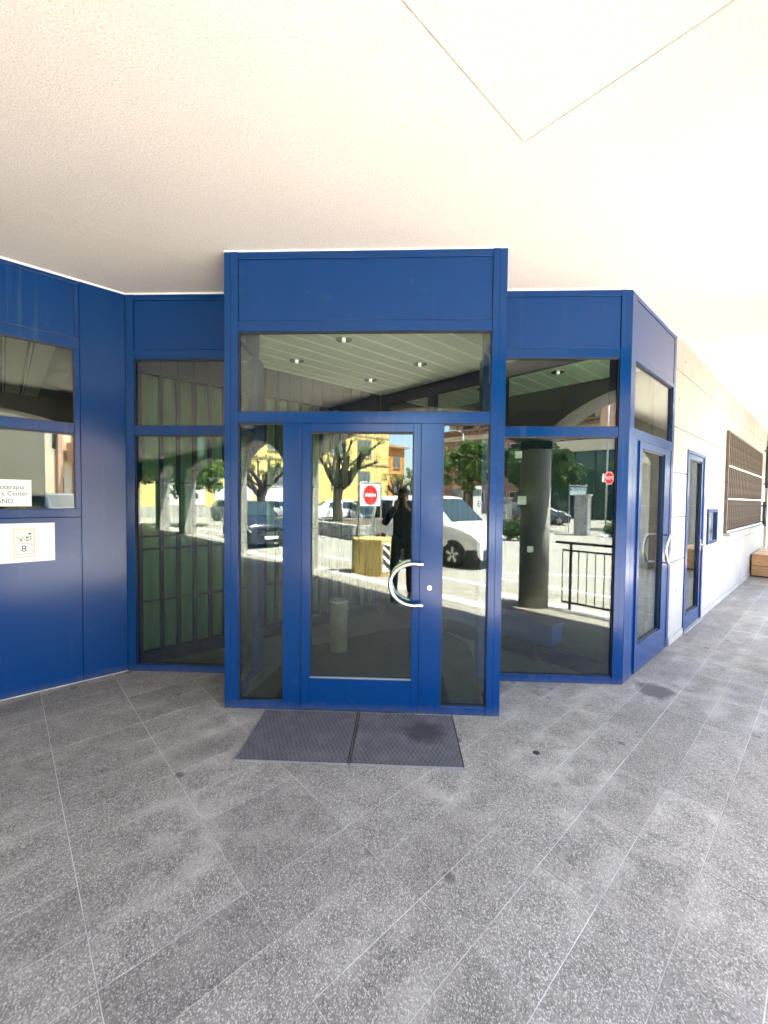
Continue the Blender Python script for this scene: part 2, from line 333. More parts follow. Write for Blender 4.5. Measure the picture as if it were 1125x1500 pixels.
def copy_tree(o, parent=None):
    c = o.copy(); COL.objects.link(c); c.parent = parent
    for ch in list(o.children): copy_tree(ch, c)
    return c
def W(s, d): return ((s-d)/R2, (s+d)/R2)
def text_mesh(name, body, size, mat, align='CENTER', depth=0.001, font_scale=(1, 1)):
    cu = bpy.data.curves.new(name, 'FONT'); cu.body = body; cu.size = size; cu.align_x = align; cu.align_y = 'CENTER'; cu.extrude = depth
    t = bpy.data.objects.new(name+'_tmp', cu); COL.objects.link(t)
    dg = bpy.context.evaluated_depsgraph_get(); dg.update()
    me = bpy.data.meshes.new_from_object(t.evaluated_get(dg)); bpy.data.objects.remove(t); bpy.data.curves.remove(cu)
    for v in me.vertices: v.co.x *= font_scale[0]; v.co.y *= font_scale[1]
    me.materials.clear(); me.materials.append(MATS[mat]); me.name = name; return me
A45 = math.radians(45)

# ------------------------------------------------------------------ the portico: floor, ceiling, kerb
DOOR_Y, WIN_Y, CEIL = 3.053, 3.658, 3.417
XL, XR, XC, XLC = -1.325, 0.743, 1.945, -2.488
D_LEFT, D_RIGHT = (WIN_Y-XLC)/R2, (WIN_Y-XC)/R2          # the two facade lines
S_SCREEN = (WIN_Y+XC)/R2
D_EDGE = -0.50
def Wp(lst): return [W(s, d) for s, d in lst]
def clip(poly, half):
    for (a, b, c) in half:          # keep a*x+b*y>=c
        out = []
        for i in range(len(poly)):
            p, q = poly[i], poly[(i+1) % len(poly)]
            fp, fq = a*p[0]+b*p[1]-c, a*q[0]+b*q[1]-c
            if fp >= 0: out.append(p)
            if (fp >= 0) != (fq >= 0):
                t = fp/(fp-fq); out.append((p[0]+(q[0]-p[0])*t, p[1]+(q[1]-p[1])*t))
        poly = out
        if len(poly) < 3: return []
    return poly

floor = struct('portico_floor', MB().prism(Wp([(-34, -1.05), (17, -1.05), (17, 1.3), (4.0, 1.3), (0.9, 4.45), (-34, 4.45)]), -0.20, -0.0025), 'grout')
TS, TD, TG = 0.5025, 0.2445, 0.0042
tile_mesh = MB().box(-TS/2+0.0017, TS/2-0.0017, -TD/2+0.0021, TD/2-0.0021, -0.02, 0.0).mesh('tile', 'granite')
tile_mesh2 = MB().box(-TS/2+0.0016, TS/2-0.0016, -TD/2+0.0013, TD/2-0.0013, -0.02, 0.0).mesh('tile', 'granite')
cells = []
def project(x, y, z):
    d = Vector((x, y, z-EYE)); zz = d.dot(fwd)
    if zz < 0.05: return None
    return 562.5+607*d.dot(r2)/zz, 750-607*d.dot(u2)/zz, zz
for i in range(-56, 34):
    for j in range(-6, 19):
        s, d = 0.205+TS*(i+0.5), 0.10+TD*(j+0.5)
        if d < -1.0 or d > D_LEFT+0.1 or s > 16.7: continue
        x, y = W(s, d)
        if y > WIN_Y+0.30 and d > D_RIGHT+0.12 and s > 0.9: continue
        if s-0.25 > S_SCREEN-0.02 and d > D_RIGHT+0.12: continue
        if XL+0.2 < x < XR-0.2 and y > DOOR_Y+0.25: continue
        p = project(x, y, 0)
        vis = p is not None and -60 < p[0] < 1185 and p[1] < 1590
        cells.append((0 if vis else 1, p[2] if p else 99, s, d))
cells.sort()
rest = MB(); nt_ = 0
for k, (v, z, s, d) in enumerate(cells):
    x, y = W(s, d)
    if v == 0 and nt_ < 300:
        o = obj('floor_tile', tile_mesh if int(d*4.09+50) % 3 else tile_mesh2, None, floor)
        o.location = (x, y, random.uniform(-0.0012, 0.0003)); o.rotation_euler = (0, 0, A45+random.uniform(-0.0015, 0.0015)); nt_ += 1
    else:
        h = TG/2; rest.prism(Wp([(s-TS/2+h, d-TD/2+h), (s+TS/2-h, d-TD/2+h), (s+TS/2-h, d+TD/2-h), (s-TS/2+h, d+TD/2-h)]), -0.02, random.uniform(-0.001, 0.0003))
o = obj('floor_tiles_rest', rest, 'granite', floor); o['kind'] = 'stuff'; o.name = 'far_paving'

kerb = struct('kerb', MB().prism(Wp([(-34, -1.18), (17, -1.18), (17, -1.054), (-34, -1.054)]), -0.25, -0.003), 'kerb', bevel=0.01)

ceil = struct('portico_ceiling', MB().prism(Wp([(-34, -1.0), (17, -1.0), (17, 1.24), (S_SCREEN, 1.24), (0.83, 4.37), (-34, 4.37)]), CEIL+0.03, CEIL+0.05), 'concrete_grey')
cs, cd = 1.973, 1.124
for nm, poly in (('stucco_panel', [(-34, -0.49), (cs-0.003, -0.49), (cs-0.003, cd-0.004), (-34, cd-0.004)]),
                 ('stucco_panel', [(cs+0.003, -0.49), (17, -0.49), (17, 1.23), (S_SCREEN, 1.23), (1.73, 3.448), (-34, 3.448), (-34, cd+0.003), (cs+0.003, cd+0.003)]),
                 ('stucco_panel', [(-34, 3.4505), (1.729, 3.4505), (0.83, 4.36), (-34, 4.36)])):
    obj(nm, MB().prism(Wp(poly), CEIL, CEIL+0.028), 'stucco', ceil)
roof = struct('roof', MB().prism(Wp([(-34, -1.06), (17, -1.06), (17, 12), (-34, 12)]), CEIL+0.055, 4.15), 'concrete_grey')

# ------------------------------------------------------------------ blue metal-and-glass entrance
def bar(par, name, x0, x1, z0, z1, y0=0.0, y1=0.06, mat='blue', bev=0.002):
    return obj(name, MB().box(x0, x1, y0, y1, z0, z1), mat, par, bevel=bev)
def pane(par, x0, x1, z0, z1, y=0.03, name='window_pane', gasket=True):
    p = obj(name, MB().box(x0-0.006, x1+0.006, y-0.004, y+0.004, z0-0.006, z1+0.006), 'glass', par)
    if gasket:
        g = MB(); w = 0.011
        for (a, b, c, d) in ((x0, x1, z1-w, z1), (x0, x1, z0, z0+0.006), (x0, x0+0.006, z0+0.006, z1-w), (x1-0.006, x1, z0+0.006, z1-w)): g.box(a, b, y-0.016, y-0.0045, c, d)
        obj('gasket', g, 'gasket', p)
    return p
def panel(par, x0, x1, z0, z1, y=0.004, name='fascia_panel'):
    bk = obj('panel_backing', MB().box(x0, x1, 0.014, 0.05, z0, z1), 'gasket', par)
    o = obj(name, MB().box(x0+0.004, x1-0.004, y, 0.0135, z0+0.004, z1-0.004), 'blue', par, bevel=0.002); return o
Z = dict(b=0.062, t0=2.155, t1=2.238, f0=2.825, f1=2.902, p1=3.35, top=3.403)

portal = thing('entrance_portal', 'tall blue metal and glass entrance portal projecting in the middle', 'portal', (0, DOOR_Y, 0))
bar(portal, 'post', XL, XL+0.048, 0, Z['top']); bar(portal, 'post', XL+0.0495, -1.22, 0, Z['top'], -0.003)
bar(portal, 'post', 0.641, 0.690, 0, Z['top'], -0.003); bar(portal, 'post', 0.6915, XR, 0, Z['top'])
bar(portal, 'bottom_rail', -1.2195, -0.8805, 0, Z['b']); bar(portal, 'bottom_rail', 0.3055, 0.6405, 0, Z['b'])
bar(portal, 'mullion', -0.88, -0.7395, 0, Z['t0']); bar(portal, 'mullion', 0.1415, 0.305, 0, Z['t0'])
bar(portal, 'transom_rail', -1.2195, 0.6405, Z['t0']+0.0015, Z['t1'])
bar(portal, 'header_rail', -1.2195, 0.6405, Z['f0'], Z['f1']); bar(portal, 'header_rail', -1.2195, 0.6405, Z['p1'], Z['top']-0.002)
bar(portal, 'header_bead', -1.2195, 0.6405, Z['p1']+0.018, Z['p1']+0.022, -0.004, -0.0002)
panel(portal, -1.2195, 0.6405, Z['f1'], Z['p1'])
pane(portal, -1.22, 0.641, Z['t1'], Z['f0']); pane(portal, -1.22, -0.88, Z['b'], Z['t0']); pane(portal, 0.305, 0.641, Z['b'], Z['t0'])
bar(portal, 'top_trim', XL-0.004, XR+0.004, Z['top'], CEIL-0.001, 0.004, 0.05, 'white_trim', 0)
lk = obj('lock_plate', MB().lathe([(0.0, 0.002), (0.017, 0.002), (0.019, -0.004), (0.016, -0.008), (0.0, -0.008)][1:4], 20, (0.215, 0, 0.948), 'y'), 'steel', portal)
lk.scale = (1, 1, 1)
obj('keyhole', MB().box(0.2125, 0.2175, -0.0095, -0.0075, 0.938, 0.955), 'gasket', lk)
for sx, xx in ((-1, XL), (1, XR)):                            # glazed cheeks of the portal
    x0, x1 = (xx+0.002, xx+0.058) if sx < 0 else (xx-0.058, xx-0.002)
    yb = WIN_Y-DOOR_Y
    for nm, y0, y1, z0, z1 in (('cheek_rail', 0.061, yb-0.062, 0, Z['b']), ('cheek_rail', 0.061, yb-0.062, Z['t0'], Z['t1']), ('cheek_fascia', 0.061, yb-0.002, Z['f0'], Z['top']-0.003), ('cheek_post', yb-0.061, yb+0.11, 0, Z['f0']-0.001)):
        obj(nm, MB().box(x0, x1, y0, y1, z0, z1), 'blue', portal, bevel=0.002)
    xm = (x0+x1)/2
    for z0, z1 in ((Z['b'], Z['t0']), (Z['t1'], Z['f0'])):
        obj('cheek_pane', MB().box(xm-0.004, xm+0.004, 0.055, yb-0.055, z0-0.004, z1+0.004), 'glass', portal)

door = thing('entrance_door', 'blue framed glass entrance door leaf with curved chrome pull handle', 'door', (0, DOOR_Y, 0))
FY = -0.009
bar(door, 'stile', -0.737, -0.672, 0.012, 2.152, FY, 0.055); bar(door, 'stile', 0.085, 0.139, 0.012, 2.152, FY, 0.055)
bar(door, 'top_rail', -0.6715, 0.0845, 2.09, 2.152, FY, 0.055); bar(door, 'kick_panel', -0.6715, 0.0845, 0.012, 0.252, FY, 0.055)
pane(door, -0.672, 0.085, 0.252, 2.09, 0.026)
bar(door, 'glazing_bead', -0.671, 0.0845, 0.2525, 0.259, FY+0.001, 0.012, 'galv', 0)
def c_handle(par, cx, cz, rx, rz, y, rad=0.0135, flip=1, a0=78):
    pts = []
    for k in range(29):
        a = math.radians(a0+(360-2*a0)*k/28); pts.append((cx+flip*rx*math.cos(a), y, cz+rz*math.sin(a)))
    e0 = Vector(pts[0]); e1 = Vector(pts[-1])
    full = [(e0.x+flip*0.03, y, e0.z+0.003)]+pts+[(e1.x+flip*0.03, y, e1.z-0.003)]
    hd = obj('pull_handle', MB().tube(full, rad, 12), 'steel', par, smooth=True)
    for q in (full[1], full[-2]):
        obj('handle_mount', MB().tube([(q[0]+flip*0.012, y+0.004, q[2]), (q[0]+flip*0.012, FY+0.001, q[2])], 0.009, 10), 'steel', hd, smooth=True)
c_handle(door, 0.098, 0.979, 0.172, 0.152, -0.062, 0.0155); c_handle(door, 0.098, 0.979, 0.172, 0.152, 0.112, 0.0155)

def side_unit(name, label, x0, x1, left_post, right_post):
    t = thing(name, label, 'window', (0, WIN_Y, 0))
    bar(t, 'post', x0, x0+left_post, 0, Z['top']-0.004)
    if right_post > 0.07:
        bar(t, 'post', x1-right_post, x1-0.048, 0, Z['top']-0.004, -0.003); bar(t, 'post', x1-0.0465, x1, 0, Z['top']-0.004)
    else: bar(t, 'post', x1-right_post, x1, 0, Z['top']-0.004)
    a, b = x0+left_post, x1-right_post
    for nm, z0, z1 in (('bottom_rail', 0, Z['b']), ('transom_rail', Z['t0'], Z['t1']), ('header_rail', Z['f0']+0.005, Z['f1']+0.008), ('header_rail', Z['p1']-0.002, Z['top']-0.006)):
        bar(t, nm, a+0.0005, b-0.0005, z0, z1)
    panel(t, a+0.0005, b-0.0005, Z['f1']+0.008, Z['p1']-0.002)
    pane(t, a, b, Z['b'], Z['t0']); pane(t, a, b, Z['t1'], Z['f0']+0.005)
    bar(t, 'top_trim', x0, x1, Z['top']-0.003, CEIL-0.001, 0.004, 0.05, 'white_trim', 0)
    return t
side_unit('side_window', 'blue framed window right of the portal with a bench behind its glass', XR+0.002, XC, 0.05, 0.09)
side_unit('side_window', 'blue framed window left of the portal with bars behind its green glass', XLC, XL-0.002, 0.076, 0.05)

# blue wall on the left, turned 45 degrees; local x runs along it, minus is towards the camera
bw = thing('blue_wall', 'blue sheet metal wall with a window, running towards the camera at the left edge', 'wall', (XLC, WIN_Y, 0), A45)
bar(bw, 'corner_sheet', -0.332, -0.002, 0, Z['top']-0.004); bar(bw, 'lower_sheet', -2.6, -0.3345, 0, 1.418)
bar(bw, 'sill_rail', -2.6, -0.3345, 1.4215, 1.488); bar(bw, 'mullion', -0.374, -0.3345, 1.489, 2.8295); bar(bw, 'transom_rail', -1.55, -0.375, 2.122, 2.206)
bar(bw, 'header_rail', -2.6, -0.3345, 2.832, 2.918); panel(bw, -1.55, -0.366, 2.92, 3.365); bar(bw, 'top_rail', -2.6, -0.3345, 3.366, 3.397)
bar(bw, 'side_sheet', -0.365, -0.3345, 2.9195, 3.3655); bar(bw, 'side_sheet', -2.6, -1.551, 1.489, 2.8305); bar(bw, 'side_sheet', -2.6, -1.551, 2.9195, 3.3655)
pane(bw, -1.55, -0.374, 1.488, 2.122); pane(bw, -1.55, -0.374, 2.206, 2.832)
bar(bw, 'top_trim', -2.6, 0.0, 3.3985, CEIL-0.001, 0.002, 0.05, 'white_trim', 0)
bar(bw, 'base_joint', -2.6, -0.002, -0.002, 0.006, -0.006, -0.0005, 'grout', 0)
# sheet with printed text, inside the glass
ps = thing('window_sign', 'white printed sheet behind the left window reading oterapia c Center ANO', 'sign', (XLC, WIN_Y, 0), A45)
obj('sheet', MB().box(-1.02, -0.656, 0.0205, 0.0225, 1.512, 1.722), 'paper', ps)
for body, z, sz, xr in (('oterapia', 1.662, 0.050, -0.700), ('c Center', 1.612, 0.050, -0.677), ('ANO', 1.552, 0.050, -0.765)):
    me = text_mesh('lettering', body, sz, 'ink', 'RIGHT', 0.0004, (0.86, 1)); o = obj('lettering', me, None, ps, loc=(xr, 0.0198, z), rot=(math.pi/2, 0, 0))
nb = thing('notice_plate', 'white notice plate with a framed figure 8 on the blue wall', 'notice', (XLC, WIN_Y, 0), A45)
obj('plate', MB().box(-1.02, -0.515, -0.008, -0.001, 1.068, 1.378), 'paper', nb, bevel=0.001)
fr = MB()
for (a, b, c, d) in ((-0.775, -0.640, 1.325, 1.338), (-0.775, -0.640, 1.106, 1.117), (-0.775, -0.765, 1.117, 1.325), (-0.650, -0.640, 1.117, 1.325)): fr.box(a, b, -0.0095, -0.008, c, d)
obj('printed_border', fr, 'paper_cream', nb)
for (a, b, c, d) in ((-0.757, -0.658, 1.216, 1.219), (-0.757, -0.658, 1.132, 1.135), (-0.757, -0.754, 1.135, 1.216), (-0.661, -0.658, 1.135, 1.216), (-0.757, -0.715, 1.296, 1.298), (-0.757, -0.722, 1.284, 1.286), (-0.757, -0.700, 1.306, 1.308)): obj('printed_rule', MB().box(a, b, -0.0095, -0.0081, c, d), 'ink_brown', nb)
pic = MB(); rnd = random.Random(3)
for i in range(26):
    a = -0.755+0.095*rnd.random(); c = 1.234+0.032*rnd.random(); pic.box(a, a+0.004+0.008*rnd.random(), -0.0096, -0.0081-0.00002*i, c, c+0.004+0.008*rnd.random())
obj('printed_picture', pic, 'ink_green', nb)
obj('printed_crest', MB().xprism([(-0.682, 1.300), (-0.662, 1.300), (-0.662, 1.294), (-0.668, 1.292), (-0.668, 1.284), (-0.676, 1.284), (-0.676, 1.292), (-0.682, 1.294)], -0.0095, -0.0081), 'ink', nb)
obj('figure', text_mesh('figure', '8', 0.07, 'ink', 'CENTER', 0.0004), None, nb, loc=(-0.708, -0.0086, 1.175), rot=(math.pi/2, 0, 0))
for (x, z) in ((-0.53, 1.365), (-0.53, 1.08)): obj('fixing_screw', MB().lathe([(0.003, -0.001), (0.003, -0.0096), (0.001, -0.0105)], 8, (x, 0, z), 'y'), 'galv', nb)

# right-hand return with the side door; local x runs away from the camera
sr = thing('side_door', 'blue glass side door in the angled return right of the portal', 'door', (XC, WIN_Y, 0), A45)
bar(sr, 'post', 0.012, 0.128, 0, Z['top']-0.004); bar(sr, 'post', 0.13, 0.20, 0, Z['t0']-0.001); bar(sr, 'post', 0.2015, 0.285, 0, Z['t0']-0.001, 0.006)
bar(sr, 'post', 1.265, 1.383, 0, Z['t0']-0.001, 0.006); bar(sr, 'post', 1.3845, 1.46, 0, Z['top']-0.004)
bar(sr, 'transom_rail', 0.129, 1.383, Z['t0'], Z['t1']+0.008); bar(sr, 'header_rail', 0.129, 1.383, 2.832, 2.88)
panel(sr, 0.129, 1.383, 2.88, 3.355); bar(sr, 'header_rail', 0.129, 1.383, 3.356, 3.397)
pane(sr, 0.129, 1.383, Z['t1']+0.008, 2.832)
for a, b, c, d in ((0.287, 0.356, 0.012, 2.15), (1.112, 1.262, 0.012, 2.15)): bar(sr, 'leaf_stile', a, b, c, d, -0.008, 0.05)
bar(sr, 'leaf_rail', 0.3565, 1.1115, 2.085, 2.15, -0.008, 0.05); bar(sr, 'leaf_kick_panel', 0.3565, 1.1115, 0.012, 0.265, -0.008, 0.05)
pane(sr, 0.356, 1.112, 0.265, 2.085, 0.026)
c_handle(sr, 1.16, 1.10, 0.21, 0.15, -0.075, 0.013)
obj('door_closer', MB().box(0.62, 0.86, 0.06, 0.11, 1.98, 2.04), 'black_plastic', sr, bevel=0.004)
bar(sr, 'top_trim', 0.0, 1.46, Z['top']-0.003, CEIL-0.001, 0.004, 0.05, 'white_trim', 0)

# ------------------------------------------------------------------ concrete wall beyond the side door
cw = thing('concrete_wall', 'pale fair faced concrete wall running away on the right', 'wall', (XC, WIN_Y, 0), A45)
T0, T1 = 1.4625, 10.4
opens = [(2.085, 3.095, 0.0, 2.235), (3.335, 4.03, 1.0, 1.505), (4.66, 9.2, 1.10, 2.755)]
rows = [(0.0, 0.93), (0.93, 1.43), (1.43, 1.93), (1.93, 2.43), (2.43, 3.06), (3.06, CEIL-0.002)]
for z0, z1 in rows:
    zs = sorted({z0, z1, *[q for o_ in opens for q in o_[2:] if z0 < q < z1]}); xs = sorted({T0, T1, *[q for o_ in opens for q in o_[:2]]})
    mb = MB()
    for i in range(len(zs)-1):
        run = None
        for j in range(len(xs)-1):
            xm, zm = (xs[j]+xs[j+1])/2, (zs[i]+zs[i+1])/2
            hole = any(a < xm < b and c < zm < d for a, b, c, d in opens)
            za = zs[i]+(0.005 if zs[i] == z0 else 0); zb = zs[i+1]-(0.005 if zs[i+1] == z1 else 0)
            if not hole: run = [xs[j] if run is None else run[0], xs[j+1]]
            if run and (hole or j == len(xs)-2): mb.box(run[0], run[1], 0, 0.14, za, zb); run = None
    obj('concrete_course', mb, 'concrete', cw)
bk = MB()
for a, b, c, d in ((T0, 2.085, 0, 3.4), (2.085, 3.095, 2.235, 3.4), (3.095, 3.335, 0, 3.4), (3.335, 4.03, 0, 1.0), (3.335, 4.03, 1.505, 3.4), (4.03, 4.66, 0, 3.4), (4.66, 9.2, 0, 1.1), (4.66, 9.2, 2.755, 3.4), (9.2, T1, 0, 3.4)): bk.box(a, b, 0.012, 0.2, c, d)
obj('wall_core', bk, 'shutter', cw)
for a, b in ((T0, 2.08), (3.1, 8.0)): obj('skirting', MB().box(a, b, -0.012, -0.0005, 0.0, 0.075), 'concrete', cw, bevel=0.002)
rnd = random.Random(5); hm = MB().lathe([(0.011, 0.001), (0.011, -0.0015)], 10, (0, 0, 0), 'y').mesh('tie_hole', 'gasket')
for x in (1.75, 3.2, 4.35, 5.6, 7.0, 8.4, 9.6):
    for z in (0.55, 1.18, 2.1, 2.75, 3.2):
        if any(a-0.1 < x < b+0.1 and c-0.1 < z < d+0.1 for a, b, c, d in opens): continue
        obj('tie_hole', hm, None, cw, loc=(x+rnd.uniform(-0.12, 0.12), 0, z+rnd.uniform(-0.05, 0.05)))

d2 = thing('service_door', 'narrow blue glazed door set in the pale concrete wall', 'door', (XC, WIN_Y, 0), A45)
bar(d2, 'frame_post', 2.088, 2.15, 0.02, 2.232, -0.012, 0.08); bar(d2, 'frame_post', 3.03, 3.092, 0.02, 2.232, -0.012, 0.08); bar(d2, 'frame_head', 2.1505, 3.0295, 2.195, 2.232, -0.012, 0.08)
bar(d2, 'leaf_stile', 2.152, 2.24, 0.02, 2.193, -0.002, 0.06); bar(d2, 'leaf_stile', 2.915, 3.028, 0.02, 2.193, -0.002, 0.06); bar(d2, 'leaf_rail', 2.2405, 2.9145, 2.13, 2.193, -0.002, 0.06); bar(d2, 'leaf_kick_panel', 2.2405, 2.9145, 0.02, 0.2, -0.002, 0.06)
pane(d2, 2.24, 2.915, 0.2, 2.13, 0.03); obj('threshold', MB().box(2.09, 3.09, -0.03, 0.09, 0.0, 0.018), 'concrete_grey', d2)
lv = obj('lever_handle', MB().tube([(2.97, -0.003, 1.03), (2.97, -0.05, 1.03), (2.955, -0.06, 1.03), (2.85, -0.06, 1.03)], 0.009, 8), 'steel', d2, smooth=True)
obj('handle_plate', MB().box(2.955, 2.985, -0.008, -0.002, 0.95, 1.1), 'steel', lv)
nw = thing('notice_case', 'small blue framed glass notice case on the concrete wall', 'notice case', (XC, WIN_Y, 0), A45)
for nm, a, b, c, d in (('frame_bar', 3.337, 3.39, 1.002, 1.503), ('frame_bar', 3.975, 4.028, 1.002, 1.503), ('frame_bar', 3.3905, 3.9745, 1.455, 1.503), ('frame_bar', 3.3905, 3.9745, 1.002, 1.05)): bar(nw, nm, a, b, c, d, -0.02, 0.06)
pane(nw, 3.39, 3.975, 1.05, 1.455, 0.01, gasket=False); obj('back_board', MB().box(3.34, 4.025, 0.062, 0.075, 1.005, 1.5), 'paper', nw)
obj('pinned_sheet', MB().box(3.45, 3.66, 0.058, 0.061, 1.1, 1.4), 'paper_cream', nw); obj('pinned_sheet', MB().box(3.70, 3.92, 0.058, 0.061, 1.12, 1.41), 'pale_board', nw)
gr = thing('window_grille', 'wide window behind a steel grille of vertical bars in the concrete wall', 'window grille', (XC, WIN_Y, 0), A45)
gm = MB().box(-0.012, 0.012, -0.016, 0.006, 1.14, 2.73).mesh('grille_bar', 'rusty')
for k in range(25): obj('grille_bar', gm, None, gr, loc=(4.74+k*0.1825, -0.012, 0))
for z in (1.125, 1.66, 2.19): obj('white_rail', MB().box(4.66, 9.2, -0.056, -0.044, z-0.013, z+0.013), 'white_trim', gr, bevel=0.002)
for a, b, c, d in ((4.64, 4.70, 1.1, 2.76), (9.16, 9.22, 1.1, 2.76), (4.7005, 9.1595, 2.735, 2.76)): obj('frame_bar', MB().box(a, b, -0.04, 0.05, c, d), 'rusty', gr, bevel=0.002)
obj('sill', MB().box(4.62, 9.24, -0.09, 0.13, 1.055, 1.098), 'concrete_grey', gr, bevel=0.003); obj('window_pane', MB().box(4.66, 9.2, 0.09, 0.1, 1.1, 2.755), 'kerb', gr)
for z0, z1, t in ((1.97, 2.99, 9.98), (1.04, 1.63, 9.7)):
    p_ = thing('downpipe', 'dark vertical pipe on the far concrete wall, '+('upper length' if z0 > 1.5 else 'lower length'), 'pipe', (XC, WIN_Y, 0), A45, 'pipes at the far end of the concrete wall')
    obj('pipe_run', MB().tube([(t, -0.06, z0), (t, -0.06, z1)], 0.035, 10), 'dark_steel', p_, smooth=True)
    for z in (z0+0.1, z1-0.1): obj('pipe_clip', MB().box(t-0.045, t+0.045, -0.1, 0.0, z-0.015, z+0.015), 'dark_steel', p_)
wb = thing('wooden_box', 'low larch board box against the far end of the concrete wall', 'box', (XC, WIN_Y, 0), A45)
for k, (z0, z1) in enumerate(((0.03, 0.24), (0.248, 0.455))):
    obj('front_board', MB().box(7.98, 8.02, -1.25, -0.03, z0, z1), 'wood', wb, bevel=0.004); obj('side_board', MB().box(8.0, 9.6, -1.29, -1.2505, z0, z1), 'wood', wb, bevel=0.004); obj('back_board', MB().box(9.6, 9.64, -1.25, -0.03, z0, z1), 'wood', wb, bevel=0.004)
for k in range(5): obj('top_board', MB().box(7.96, 9.66, -1.30+k*0.254, -1.30+k*0.254+0.248, 0.457, 0.495), 'wood', wb, bevel=0.004)
obj('foot_rail', MB().box(8.05, 9.55, -1.2, -0.08, 0.0, 0.03), 'dark_steel', wb)

# ------------------------------------------------------------------ entrance mats let into the paving
for x0, x1, lab in ((-1.0, -0.302, 'left of two dark ribbed rubber mats in front of the door'), (-0.292, 0.395, 'right ribbed rubber mat at the door with a dark wet stain')):
    m_ = thing('entrance_mat', lab, 'mat', ((x0+x1)/2, 2.73, 0), 0, 'mats in front of the entrance door')
    w = (x1-x0)/2; obj('mat_pad', MB().box(-w+0.006, w-0.006, -0.292, 0.30, -0.001, 0.007), 'rubber_mat', m_, bevel=0.002)
    obj('edge_strip', MB().box(-w, w, -0.3, -0.2935, -0.001, 0.008), 'galv', m_); obj('edge_strip', MB().box(-w, -w+0.005, -0.293, 0.305, -0.001, 0.008), 'galv' if x0 < -0.5 else 'gasket', m_); obj('edge_strip', MB().box(w-0.005, w, -0.293, 0.305, -0.001, 0.008), 'gasket', m_)
# oily patch shapes by the corner post are part of the granite; a flattened can tab lies on the paving
tb = obj('flattened_gum', MB().lathe([(0.022, 0.0), (0.02, 0.003), (0.012, 0.0045)], 14, (0.875, 2.62, 0.0005)), 'dark_steel'); tag(tb, 'dark flattened spot of gum on the paving right of the mats', 'gum')

# ------------------------------------------------------------------ vestibule behind the glass
vf = struct('interior_floor', MB().prism(Wp([(0.85, 4.4), (S_SCREEN+0.02, 1.27), (15, 1.27), (15, 9), (-13, 9), (-13, 4.42)]), -0.05, 0.004), 'int_floor')
struct('interior_threshold', MB().box(XL+0.06, XR-0.06, DOOR_Y+0.062, WIN_Y+0.06, -0.03, 0.0035), 'int_floor')
ih = 3.05
reg_main = [(-1, 0, -1e9)]
def rowpoly(s0, s1, d0, d1): return Wp([(s0, d0), (s1, d0), (s1, d1), (s0, d1)])
icl = struct('vestibule_ceiling', MB().prism(Wp([(0.95, 4.30), (S_SCREEN-0.1, 1.32), (5.25, 1.32), (5.25, 4.30)]), ih+0.0085, ih+0.03), 'slat_joint')
obj('porch_soffit', MB().box(XL+0.06, XR-0.06, DOOR_Y+0.06, WIN_Y+0.03, ih+0.0085, ih+0.028), 'slat_joint', icl)
d = 1.30
while d < 4.3:
    a, b = d+0.012, d+0.186
    mb = MB(); got = False
    for half in ([(0, 1, WIN_Y+0.062), (-1/R2, -1/R2, -(S_SCREEN-0.06))], [(0, 1, DOOR_Y+0.062), (0, -1, -(WIN_Y+0.0615)), (1, 0, XL+0.062), (-1, 0, -(XR-0.062))]):
        pl = clip(rowpoly(-3, 9, a, min(b, D_LEFT-0.06)), half)
        if len(pl) >= 3: mb.prism(pl, ih, ih+0.008); got = True
    if got: obj('ceiling_slat', mb, 'slat', icl)
    for half in ([(0, 1, WIN_Y+0.062), (-1/R2, -1/R2, -(S_SCREEN-0.06))], [(0, 1, DOOR_Y+0.062), (0, -1, -(WIN_Y+0.0615)), (1, 0, XL+0.062), (-1, 0, -(XR-0.062))]):
        pl = clip(rowpoly(-3, 9, b+0.002, min(b+0.026, D_LEFT-0.05)), half)
        if len(pl) >= 3: obj('joint_strip', MB().prism(pl, ih-0.003, ih+0.008), 'slat_joint', icl)
    obj('joint_strip', MB().prism(rowpoly(S_SCREEN+0.06, 5.24, b+0.002, b+0.026), ih-0.003, ih+0.008), 'slat_joint', icl)
    pl = rowpoly(S_SCREEN+0.06, 5.24, a, min(b, 4.29)); obj('ceiling_slat', MB().prism(pl, ih, ih+0.008), 'slat', icl)
    d += 0.204
for q in ([(5.26, 1.42), (5.36, 1.42), (5.36, 4.4), (5.26, 4.4)], [(S_SCREEN, 4.45), (5.5, 4.45), (5.5, 4.55), (S_SCREEN, 4.55)], [(6.3, 1.45), (6.4, 1.45), (6.4, 6), (6.3, 6)], [(-13, 8.0), (3.9, 8.0), (3.9, 8.1), (-13, 8.1)], [(0.62, 4.48), (0.70, 4.48), (0.70, 7.99), (0.62, 7.99)]):
    struct('interior_wall', MB().prism(Wp(q), 0.0, 3.4), 'dark_wall')
for q in ([(-34, 11.8), (17, 11.8), (17, 11.95), (-34, 11.95)], [(-34, 4.42), (-33.85, 4.42), (-33.85, 11.79), (-34, 11.79)], [(16.85, 1.36), (17, 1.36), (17, 11.79), (16.85, 11.79)], [(-34, 4.36), (-2.8, 4.36), (-2.8, 4.5), (-34, 4.5)]):
    struct('outer_wall', MB().prism(Wp(q), -0.1, 3.46), 'concrete_grey')
struct('office_ceiling', MB().prism(Wp([(-13, 4.41), (0.6, 4.41), (0.6, 7.99), (-13, 7.99)]), ih+0.012, ih+0.03), 'shutter')
oc = bpy.data.objects['office_ceiling']
